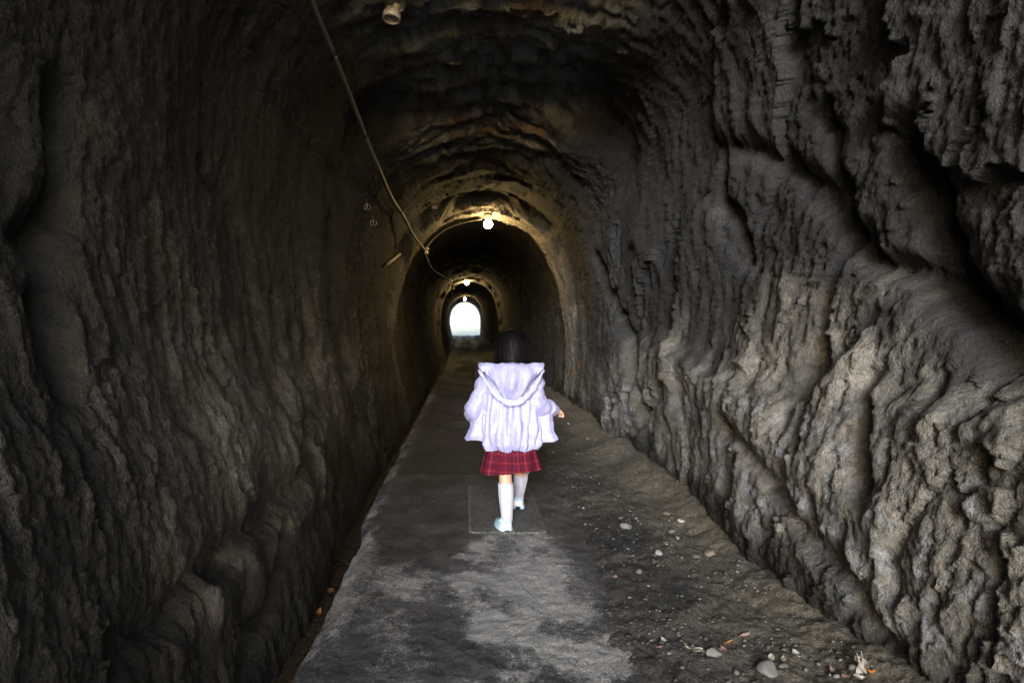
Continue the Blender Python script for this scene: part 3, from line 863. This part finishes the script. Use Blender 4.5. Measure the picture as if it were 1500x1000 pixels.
V, T, tone = gravel(9000, (.36, 1.2), (1.7, 11), .0018, .011, 5, dirt_height)
tag(link("gravel", fast_mesh("gravel", V, None, [gm], {"tone": tone}, False, T)), 'fine loose gravel strewn over the dark dirt strip', 'gravel', kind='stuff')
V, T, tone = gravel(1800, (-.5, .4), (1.7, 7), .001, .004, 6, path_top)
tag(link("path_grit", fast_mesh("path_grit", V, None, [gm], {"tone": tone}, False, T)), 'sparse fine grit lying on the concrete path', 'grit', kind='stuff')

leaf_mats = {k: simple_mat("dead_leaf_" + k, c, .75, .35, 40, bump_s=.3) for k, c in dict(brown=(.16, .09, .045), orange=(.42, .17, .04), pale=(.30, .275, .24), pink=(.20, .13, .105)).items()}
def leaf_shape(L, W, curl, seed):
    r = np.random.default_rng(seed); nu, nv = 9, 5
    u = np.linspace(0, 1, nu)[:, None]; v = np.linspace(-1, 1, nv)[None, :]
    w = W * np.sin(np.pi * np.clip(u, .0, 1) ** .8) ** .8 + .0006
    x = L * (u - .5) + 0 * v; y = w * v * (1 + .12 * np.sin(u * 19 + seed))
    z = curl * L * ((u - .5) ** 2 * 1.6) + curl * np.abs(v) * w * .9 + .06 * L * np.sin(u * 5 + v * 2 + seed)
    P = np.stack([x, y, z - z.min()], -1).reshape(-1, 3)
    V = np.vstack([P, P - (0, 0, .0008)]); Q = grid_quads(nu, nv)
    st = tube([[L * .5, 0, P[-3][2]], [L * .68, .002, P[-3][2] + .004]], .0009, 5)
    return merge((V, np.vstack([Q, Q[:, ::-1] + nu * nv]), []), st)
LEAVES = [(1066, 944, .035, 'orange', .5, 'curled orange dead leaf beside the flat grey stone'), (1060, 953, .03, 'pink', .3, None), (1090, 934, .035, 'pink', .4, None), (1096, 930, .022, 'pale', .2, None), (1016, 955, .06, 'pale', .5, 'long pale curled leaf strip on the dirt'),
          (1130, 966, .035, 'pale', .5, None), (1147, 967, .03, 'pale', .3, None), (1168, 962, .04, 'pale', .7, None), (1120, 955, .02, 'pale', .3, None), (1263, 975, .05, 'pale', .6, None), (1272, 985, .05, 'orange', .5, 'orange dead leaf beside the white forked leaf'),
          (1240, 992, .03, 'pink', .4, None), (972, 940, .03, 'pale', .5, None), (970, 950, .03, 'pink', .4, None), (1260, 996, .04, 'pale', .4, None), (1220, 985, .03, 'pink', .4, None), (900, 848, .035, 'pink', .5, None), (885, 738, .02, 'pink', .3, None), (870, 739, .035, 'pink', .2, None),
          (590, 604, .06, 'orange', .4, None), (602, 600, .07, 'brown', .4, None), (597, 610, .05, 'orange', .3, None), (614, 598, .06, 'brown', .4, None), (575, 668, .05, 'brown', .4, None), (525, 760, .06, 'brown', .5, None), (500, 800, .05, 'brown', .4, None), (512, 772, .05, 'orange', .4, None),
          (490, 850, .06, 'brown', .4, None), (470, 880, .05, 'brown', .5, None), (450, 925, .06, 'brown', .4, None), (436, 960, .05, 'orange', .4, None), (825, 602, .05, 'orange', .4, None), (862, 640, .04, 'brown', .4, None), (850, 630, .04, 'orange', .4, None), (925, 816, .03, 'pale', .2, None)]
for i, (x, y, L, k, cu, lb) in enumerate(LEAVES):
    p = floor_at(x, y)
    if x < 600 and y > 620: p = np.array([-.665 + .03 * math.sin(i), p[1] * 1.15, float(dirt_height(np.array([-.66]), np.array([p[1] * 1.15]))[0])])
    o = solid("dead_leaf", leaf_shape(L, L * .26, cu, i), leaf_mats[k]); o.location = p + (0, 0, .004); o.rotation_euler = (random.uniform(-.3, .3), random.uniform(-.3, .3), random.uniform(0, 6.28))
    ditch = p[0] < -.5
    tag(o, lb or ({'brown': 'dry brown', 'orange': 'dry orange', 'pale': 'bleached pale', 'pink': 'dull pinkish'}[k] + (' dead leaf lying in the ditch by the path' if ditch else near_label(' dead leaf', p))), 'leaf', 'dead leaves on the ground')
# the white forked leaf standing up at the wall foot
p = floor_at(1262, 985); e = empty("forked_leaf", p)
for (rx, rz, L) in ((R(-78), .3, .062), (R(-40), 1.6, .05), (R(-55), 2.6, .035)):
    o = solid("lobe", leaf_shape(L, L * .16, .2, 5), leaf_mats['pale'], e); o.rotation_euler = (0, rx, rz); o.location = (0, 0, .02)
tag(e, 'white forked leaf standing upright at the foot of the wall', 'leaf')

# ------------------------------------------------------------------ the child
def fabric(name, col, rough=.5, sheen=.2, bs=.25, bscale=90, dark=.12):
    m, nt, b = new_mat(name); v = coords(nt)
    c = mix(nt, noise(nt, v, 12, 4), tuple(x * (1 - dark) for x in col), col); nt.links.new(c, b.inputs["Base Color"])
    b.inputs["Roughness"].default_value = rough; b.inputs["Sheen Weight"].default_value = sheen
    h = math_(nt, 'ADD', noise(nt, v, bscale * .25, 4, .6, .8), math_(nt, 'MULTIPLY', noise(nt, v, bscale * 3, 2), .25))
    bump(nt, h, bs, .012, b); return m
JACKET = fabric("lavender_nylon", (.40, .40, .68), .32, .1, .55, 60)
SOCK = fabric("white_sock_knit", (.50, .50, .64), .85, .3, .2, 250)
SHOE = fabric("pale_blue_shoe", (.50, .74, .86), .45, .0, .1, 100)
SOLE = simple_mat("shoe_sole", (.50, .72, .84), .6, .1, 30)
WHITE = simple_mat("shoe_white", (.78, .80, .84), .5, .1, 30)
skin_m, nt, b = new_mat("skin")
nt.links.new(mix(nt, noise(nt, coords(nt), 18, 4), (.52, .30, .215), (.60, .365, .27)), b.inputs["Base Color"])
b.inputs["Roughness"].default_value = .5; b.inputs["Subsurface Weight"].default_value = .08; b.inputs["Subsurface Radius"].default_value = (.01, .004, .002)
# plaid skirt
PLAID, nt, b = new_mat("red_plaid")
uvn = nt.nodes.new("ShaderNodeUVMap"); sp = nt.nodes.new("ShaderNodeSeparateXYZ"); nt.links.new(uvn.outputs[0], sp.inputs[0])
def stripe(src, period, lo, hi, off=0.0):
    f = math_(nt, 'FRACT', math_(nt, 'ADD', math_(nt, 'DIVIDE', src, period), off))
    return math_(nt, 'MULTIPLY', math_(nt, 'GREATER_THAN', f, lo), math_(nt, 'LESS_THAN', f, hi))
Uc, Vc = sp.outputs[0], sp.outputs[1]; per = .046
c = (.125, .004, .014)
c = mix(nt, math_(nt, 'MULTIPLY', stripe(Uc, per, .0, .46), .62), c, (.045, .006, .022))
c = mix(nt, math_(nt, 'MULTIPLY', stripe(Vc, per, .0, .46), .62), c, (.045, .006, .022))
for src in (Uc, Vc):
    c = mix(nt, math_(nt, 'MULTIPLY', stripe(src, per, .70, .75), .2), c, (.34, .18, .21))
    c = mix(nt, math_(nt, 'MULTIPLY', stripe(src, per, .20, .25), .15), c, (.36, .05, .07))
nt.links.new(c, b.inputs["Base Color"]); b.inputs["Roughness"].default_value = .9; b.inputs["Specular IOR Level"].default_value = .15
bump(nt, noise(nt, coords(nt), 400, 2), .25, .002, b)

person = empty("person", (.235, 3.72, .016))
tag(person, 'small child walking away in lavender hooded jacket, red plaid skirt and white knee socks', 'person')
PO = np.array([.235, 3.72, .016])
def W(x, y, Y): return px(x, y, Y) - PO      # photo pixel at depth Y, in the child's frame

# body: one skinned surface
HIP = np.array([.0, .04, .47])
bv, be, br = [], [], []
def bone(pts, rads, start=None):
    i0 = start
    for p, r in zip(pts, rads):
        bv.append(tuple(p)); br.append(r); k = len(bv) - 1
        if i0 is not None: be.append((i0, k))
        i0 = k
    return i0
root = bone([HIP], [.095])
chest = bone([(0, .04, .58), (0, .045, .70), (0, .045, .79)], [.09, .095, .085], root)
neck = bone([(0, .045, .855), (.003, .045, .90)], [.038, .037], chest)
bone([(.008, .05, .945), (.01, .05, .985), (.01, .045, 1.02)], [.066, .076, .062], neck)
kneeL = W(740, 690, 3.70); ankL = W(742.5, 757, 3.665); kneeR = W(764, 683, 3.87); ankR = W(760, 724, 4.06)
bone([(-.055, .03, .43), tuple((kneeL + (-.055, .03, .43)) / 2 + (0, 0, 0)), kneeL, kneeL * .6 + ankL * .4 + (0, -.008, 0), ankL, ankL + (-.008, .05, -.03), ankL + (-.018, .10, -.038)], [.066, .055, .038, .038, .026, .024, .018], root)
bone([(.06, .05, .43), tuple((kneeR + (.06, .05, .43)) / 2), kneeR, kneeR * .6 + ankR * .4 + (0, -.01, 0), ankR, ankR + (.004, .05, -.03), ankR + (.008, .10, -.038)], [.066, .054, .038, .038, .026, .024, .018], root)
shL, elL, wrL = np.array([-.115, .04, .80]), W(694, 602, 3.74), W(697, 606, 3.90)
shR, elR, wrR = np.array([.125, .04, .80]), W(786, 592, 3.70), W(813, 601, 3.80)
def arm(sh, el, wr, side):
    w = bone([sh * (.75, 1, 1), sh, (sh + el) / 2, el, (el + wr) / 2, wr], [.05, .042, .036, .030, .026, .019], chest)
    d = (wr - el) / np.linalg.norm(wr - el); lat = np.cross(d, (0, 0, 1.)); lat /= np.linalg.norm(lat); up = np.cross(lat, d)
    palm = bone([wr + d * .018, wr + d * .036], [.017, .018], w)
    for k, (o, L) in enumerate(((-.015, .030), (-.005, .034), (.005, .032), (.014, .026))):
        b0 = wr + d * .042 + lat * o
        bone([b0, b0 + d * L * .45 - up * .004, b0 + d * L * .72 - up * .014, b0 + d * L * .72 - up * .026], [.0068, .0062, .0056, .0048], palm)
    t0 = wr + d * .022 - lat * side * .017
    bone([t0, t0 + d * .014 - lat * side * .010 - up * .006, t0 + d * .028 - lat * side * .008 - up * .012], [.0075, .0066, .0055], palm - 1)
arm(shL, elL, wrL, -1); arm(shR, elR, wrR, 1)
bone([(.010, .128, .972)], [.010], [i for i, v in enumerate(bv) if abs(v[2] - .985) < 1e-6][0])     # nose
me = bpy.data.meshes.new("body"); me.from_pydata(bv, be, []); me.update()
tmp = bpy.data.objects.new("tmp", me); COL.objects.link(tmp)
sk = tmp.modifiers.new("skin", 'SKIN'); sk.use_smooth_shade = True
for i, r in enumerate(br):
    tmp.data.skin_vertices[0].data[i].radius = (r, r)
tmp.data.skin_vertices[0].data[0].use_root = True
tmp.modifiers.new("sub", 'SUBSURF').levels = 2
dg = bpy.context.evaluated_depsgraph_get()
bme = bpy.data.meshes.new_from_object(tmp.evaluated_get(dg)); bme.name = "body"
bpy.data.objects.remove(tmp)
bme.materials.clear(); bme.materials.append(skin_m)
bme.polygons.foreach_set("use_smooth", np.ones(len(bme.polygons), dtype=bool))
body = link("body", bme, person)
for s in (-1, 1):
    o = solid("eye", lathe([(.001, .011), (.008, .008), (.011, 0), (.008, -.008), (.001, -.011)], 14), simple_mat("eye_dark", (.03, .02, .015), .15), person); o.location = (.01 + s * .030, .118, .985)
o = solid("mouth", tube([(-.008, .117, .943), (.010, .122, .940), (.028, .117, .943)], .004, 6), simple_mat("lips", (.5, .18, .16), .5), person)

def ring_loft(name, rings, mat, parent, closed=True, uv=None, thick=None):
    rings = np.asarray(rings); nr, nc = rings.shape[:2]
    me = fast_mesh(name, rings.reshape(-1, 3), grid_quads(nr, nc, closed), [mat])
    if uv is not None:
        lay = me.uv_layers.new(name="UVMap"); vi = np.zeros(len(me.loops), np.int32); me.loops.foreach_get("vertex_index", vi)
        lay.data.foreach_set("uv", uv.reshape(-1, 2)[vi].astype(np.float32).ravel())
    o = link(name, me, parent)
    if thick:
        m = o.modifiers.new("thick", 'SOLIDIFY'); m.thickness = thick; m.offset = -1
    return o

# jacket: th = 0 at the back (towards -Y), +-pi at the open front
nth, nz = 260, 90
th = np.linspace(-2.75, 2.75, nth)[None, :]
tz = np.linspace(0, 1, nz)[:, None]              # 0 neck .. 1 hem
at = np.abs(th)
isback = sstep(1.22, 1.0, at)
zb = .875 - tz * (.875 - .418)                   # back panel hem
zf = .875 - tz * (.875 - .462) - .0 * tz
z = zb * isback + zf * (1 - isback)
key = [0, .04, .10, .2, .4, .6, .8, .93, 1.0]
rx_b = np.interp(tz, key, [.075, .115, .142, .155, .160, .172, .182, .172, .146])
ry_b = np.interp(tz, key, [.070, .088, .100, .108, .116, .126, .132, .126, .112])
fl = np.interp(tz, [0, .3, .5, 1.0], [0, .004, .022, .066])
flap = sstep(1.12, 1.32, at) * sstep(2.9, 1.9, at)
rx = rx_b * isback + (rx_b * .0 + np.interp(tz, key, [.075, .115, .142, .155, .160, .165, .168, .170, .172])) * (1 - isback) + fl * flap
ry = ry_b + .5 * fl * flap
fold = 1.5 * (.0065 * np.sin(th * 11 + 2.2 * np.sin(tz * 4 + th)) + .0045 * np.sin(th * 23 + 1.7 + 3 * tz)) * sstep(.15, .6, tz) * (.5 + .5 * isback)
gather = .0045 * np.sin(th * 62 + 3 * np.sin(th * 5)) * sstep(.86, .97, tz) * isback
wr_n = .008 * pn(th * 3.2 + 0 * tz, tz * 5.5 + 0 * th, 140) + .003 * pn(th * 8 + 2 * tz, tz * 7 + th, 146) + .005 * billow(th * 6 + tz * 3, tz * 9 - th * 2, 143, 2) * sstep(0.1, .3, tz)
seam = -.010 * np.exp(-((at - 1.16) / .05) ** 2) * sstep(.2, .5, tz)
k = 1 + (fold + gather + wr_n + seam) / .15
Xj = rx * np.sin(th) * k
Yj = -ry * np.cos(th) * k + .045 - .012 * tz
Zj = z + .006 * np.sin(th * 9) * sstep(.9, 1, tz) + .018 * (1 - isback) * sstep(.7, 1., tz) * np.sin(at * 2.2) * 0
lean = .004
rings = np.stack([Xj + lean + 0 * z, Yj + 0 * z, Zj], -1)
jacket = ring_loft("jacket", rings, JACKET, person, False, None, .005)
jacket["label"] = 'shiny lavender jacket with gathered back hem and flaring open front'

def sleeve(sh, el, wr, name="sleeve"):
    path = catmull(np.array([sh * (.72, 1, 1) + (0, 0, .015), sh + (0, 0, .0), (sh + el) / 2 + (el - sh)[[1, 0, 2]] * 0, el, (el + wr) / 2, wr]), 9)
    n = len(path); t = np.linspace(0, 1, n)
    rad = np.interp(t, [0, .15, .4, .62, .8, .93, .965, 1], [.050, .058, .052, .052, .046, .042, .031, .030])
    T, A, B = frames(path); a = np.linspace(0, 2 * np.pi, 48, endpoint=False)
    P = []
    for i in range(n):
        r = rad[i] * (1 + .07 * np.sin(t[i] * 46 + 1.3 * np.sin(a * 2)) + .10 * pn(np.cos(a) * 1.6 + t[i] * 9, np.sin(a) * 1.6 + t[i] * 4, 150) + .05 * np.abs(pn(np.cos(a) * 3 + t[i] * 14, np.sin(a) * 3, 152)))
        P.append(path[i] + r[:, None] * (np.cos(a)[:, None] * A[i] + np.sin(a)[:, None] * B[i]))
    P.append(np.array(P[-1]) * .4 + path[-1] * .6)
    return ring_loft(name, np.array(P), JACKET, jacket)
sleeve(shL, elL, wrL); sleeve(shR, elR, wrR)

# hood lying on the back: pouch with a rolled rim
na, nb_ = 70, 46
a = np.linspace(-1, 1, na)[None, :]; bb = np.linspace(0, 1, nb_)[:, None]
wid = .176 * (1 - .10 * bb - .62 * bb ** 3)
Xh = wid * np.sign(a) * np.abs(a) ** .95
sag = (1 - np.abs(a) ** 2.2)
Zh = .880 + .004 * np.cos(a * 9) - bb * (.055 + .160 * sag)
ryh = .105 + .02 * bb
Yh = .045 - np.sqrt(np.clip(1 - (Xh / .205) ** 2, 0.02, 1)) * ryh - .018 - .050 * np.sin(np.pi * np.clip(bb, 0, 1) ** .75) * (.35 + .65 * sag)
wr_h = .006 * billow(a * 5 + bb * 2, bb * 4 - a, 163, 2) + .012 * np.sin(a * 13 + 2 * np.sin(bb * 3)) * np.sin(np.pi * bb) + .012 * pn(a * 3.5 + bb, bb * 2.5 + 0 * a, 160) + .005 * pn(a * 9, bb * 5 + a, 162)
Yh = Yh - wr_h
hood = ring_loft("hood", np.stack([Xh + 0 * bb, Yh, Zh], -1), JACKET, jacket, False, None, .008)
rp = []
for aa in np.linspace(-1, 1, 60):
    s_ = 1 - abs(aa) ** 2.0
    x_ = .172 * aa * (1 - .0 * s_); z_ = .862 - .172 * s_ - .01
    y_ = .045 - math.sqrt(max(.02, 1 - (x_ / .205) ** 2)) * .118 - .034 - .026 * s_
    rp.append((x_, y_, z_))
rp = np.array(rp); tt = np.linspace(0, 1, 60)
rr = .007 + .008 * np.sin(np.pi * tt) + .0022 * np.sin(tt * 70) + .002 * np.sin(tt * 31 + 1)
Tf, Af, Bf = frames(rp); ang = np.linspace(0, 2 * np.pi, 18, endpoint=False)
P = np.array([rp[i] + rr[i] * (1.0 * np.cos(ang)[:, None] * np.array([0, 1., 0]) * .42 + 1.15 * np.sin(ang)[:, None] * np.cross(Tf[i], [0, 1., 0])) * (1 + .08 * pn(np.cos(ang) + i * .3, np.sin(ang) + i * .17, 165))[:, None] for i in range(60)])
ring_loft("hood_rim", P, JACKET, jacket)
# collar roll across the top of the hood
cp = np.array([(.172 * q, .045 - math.sqrt(max(.03, 1 - (.172 * q / .205) ** 2)) * .105 - .010, .876 + .004 * math.cos(q * 5)) for q in np.linspace(-1, 1, 40)])
V, Q, T = tube(cp, .011 + .0018 * np.sin(np.linspace(0, 40, 40)), 12)
solid("collar", (V, Q, T), JACKET, jacket)

# skirt
nth = 240; a = np.linspace(0, 2 * np.pi, nth, endpoint=False)[None, :]; t = np.linspace(0, 1, 40)[:, None]
pl = .5 + .5 * np.tanh(3 * np.sin(a * 11 + .4 * np.sin(a * 3)))
amp = .012 * t
rxs = .118 + .044 * t + amp * (pl - .5) + .006 * np.sin(a * 5 + 1) * t; rys = .098 + .038 * t + amp * (pl - .5) + .006 * np.sin(a * 4) * t
Xs, Ys = rxs * np.sin(a), -rys * np.cos(a) + .035
Zs = .475 - t * (.475 - .297) + .006 * np.sin(a * 2 + 1.0) * t + .010 * np.sin(a) * t + .003 * np.sin(a * 11) * t
uv = np.stack([a * .15 + 0 * t, Zs], -1)
ring_loft("skirt", np.stack([Xs, Ys, Zs], -1), PLAID, person, True, uv, .003)["label"] = 'dark red plaid pleated skirt'

def sock(kn, an, top, name="sock"):
    p = [kn + (an - kn) * top, kn + (an - kn) * (top + .03)] + [kn + (an - kn) * q + (0, -.006 * math.sin(math.pi * q), 0) for q in np.linspace(top + .12, 1.0, 7)] + [an + (0, .012, -.025)]
    p = np.array(p); t = np.linspace(0, 1, len(p)); rad = np.interp(t, [0, .12, .35, .7, .9, 1], [.0405, .0405, .0415, .034, .030, .030])
    path = catmull(p, 5); tr = np.interp(np.linspace(0, 1, len(path)), t, rad)
    aa = np.linspace(0, 2 * np.pi, 32, endpoint=False); T, A, B = frames(path); P = []
    for i in range(len(path)):
        cuff = .0025 if i < 5 else 0
        r = (tr[i] + cuff) * (1 + .012 * np.sin(i * 1.9) + .02 * pn(np.cos(aa) * 2 + i * .2, np.sin(aa) * 2, 170))
        P.append(path[i] + r[:, None] * (np.cos(aa)[:, None] * A[i] + np.sin(aa)[:, None] * B[i]))
    return ring_loft(name, np.array(P), SOCK, person, True, None, .002)
sock(kneeL, ankL, .26); sock(kneeR, ankR, .16)

def shoe(heel, yaw, pitch, name="shoe"):
    e = empty(name); e.parent = person; e.location = heel; e.rotation_euler = (pitch, 0, yaw)
    L = .168
    def sect(y):     # half width, height of the upper
        t = y / L
        w = .024 + .013 * math.sin(math.pi * min(1, t * .75 + .12)) + .004 * math.sin(math.pi * t)
        if t > .86: w *= math.sqrt(max(.04, 1 - ((t - .86) / .15) ** 2))
        if t < .12: w *= math.sqrt(max(.06, 1 - ((.12 - t) / .13) ** 2))
        h = np.interp(t, [0, .06, .3, .45, .7, .9, 1], [.040, .056, .058, .050, .038, .030, .016])
        return w, h
    ys = np.linspace(0, L, 22); aa = np.linspace(0, np.pi, 15); U, So = [], []
    for y in ys:
        w, h = sect(y); c = np.cos(aa); s = np.sin(aa)
        U.append(np.stack([w * np.sign(c) * np.abs(c) ** .6, np.full(15, y), .014 + (h - .0) * np.abs(s) ** .7], 1))
        w2 = w + .003
        So.append(np.array([(-w2, y, .018), (-w2, y, .0), (w2, y, .0), (w2, y, .018), (0, y, .0185)]))
    up = ring_loft("upper", np.array(U), SHOE, e, False); ring_loft("sole", np.array(So), SOLE, e, True)
    # strap and bow at the heel opening
    hl = [(w_ * .027, .030 + .012 * math.cos(w_ * 1.4), .064 + .004 * math.cos(w_ * 3)) for w_ in np.linspace(-1.1, 1.1, 12)]
    solid("strap", tube(hl, .0045, 8), WHITE, e)
    cap = np.array([[((.030) * math.sin(q), .004 - .006 * math.cos(q) + .012 * (1 - math.cos(q)), zz) for q in np.linspace(-1.2, 1.2, 11)] for zz in np.linspace(.016, .050, 5)])
    ring_loft("heel_counter", cap, WHITE, e, False, None, .002)
    for s in (-1, 1):
        solid("bow_loop", tube([(.0, .0, .055), (s * .010, -.004, .061), (s * .017, -.004, .056), (s * .010, -.004, .050), (0, 0, .054)], .0036, 7), SHOE, e)
    return e
shoe(W(742.5, 781, 3.63) + (0, 0, .002), R(10), R(0)); shoe(W(758.5, 748, 4.02) + (0, 0, .01), R(-3), R(-6))

# hair: layered bob
n_a = 360; aa = np.linspace(0, 2 * np.pi, n_a, endpoint=False)[None, :]; t = np.linspace(0, 1, 60)[:, None]
HC = np.array([.010, .045, .965])
back = .5 + .5 * np.cos(aa)                    # 1 at the back
low = -.092 + .002 * np.sin(aa * 40) - .004 * np.sin(aa) ; lowf = .012
bot = low * sstep(.12, .30, back) + lowf * (1 - sstep(.12, .30, back))
phi = t ** .9 * 1.60
topz = .100
zz = np.where(t < .55, np.cos(np.clip(t / .55, 0, 1) * np.pi / 2) * topz, 0) + np.where(t >= .55, (t - .55) / .45, 0) * bot
rs = np.where(t < .55, np.sin(np.clip(t / .55, 0, 1) * np.pi / 2), 1 + .06 * np.clip((t - .55) / .45, 0, 1) ** 1.0 - .10 * np.clip((t - .85) / .15, 0, 1) ** 2)
strand = .010 * pn(aa * 9 + 0 * t, t * 1.2 + 0 * aa, 180) + .009 * np.abs(pn(aa * 22 + .6 * t, t * .9 + 0 * aa, 182)) + .006 * np.abs(pn(aa * 55, t * .7 + 0 * aa, 184))
rs = rs * (1 - strand * sstep(.05, .3, t))
Xr, Yr_, Zr = HC[0] + .090 * rs * np.sin(aa), HC[1] - .095 * rs * np.cos(aa), HC[2] + zz
HAIR, nt, b = new_mat("black_hair"); v = coords(nt, (1, 1, .08))
nt.links.new(mix(nt, noise(nt, v, 260, 3), (.0015, .0013, .0016), (.005, .004, .004)), b.inputs["Base Color"])
b.inputs["Roughness"].default_value = .5; b.inputs["Specular IOR Level"].default_value = .08
bump(nt, noise(nt, v, 420, 2), .3, .002, b)
hair = ring_loft("hair", np.stack([Xr, Yr_, Zr], -1), HAIR, person, True, None, .006)
hair["label"] = 'straight black bob of hair'
wisps = []
r = np.random.default_rng(3)
for i in range(170):
    q = r.uniform(-2.0, 2.0); z0 = r.uniform(-.02, .05); o_ = r.uniform(.0, .006)
    p = [(HC[0] + (.091 + o_) * math.sin(q + dq) * f_, HC[1] - (.096 + o_) * math.cos(q + dq) * f_, HC[2] + zz_) for dq, f_, zz_ in ((0, 1.0, z0), (r.normal() * .03, 1.03, (z0 - .095) / 2), (r.normal() * .10, 1.03 + r.uniform(-.05, .09), -.088 - r.uniform(0, .018)))]
    wisps.append(tube(catmull(p, 4), np.linspace(.0014, .0004, 9), 4))
solid("loose_strands", merge(*wisps), HAIR, hair)
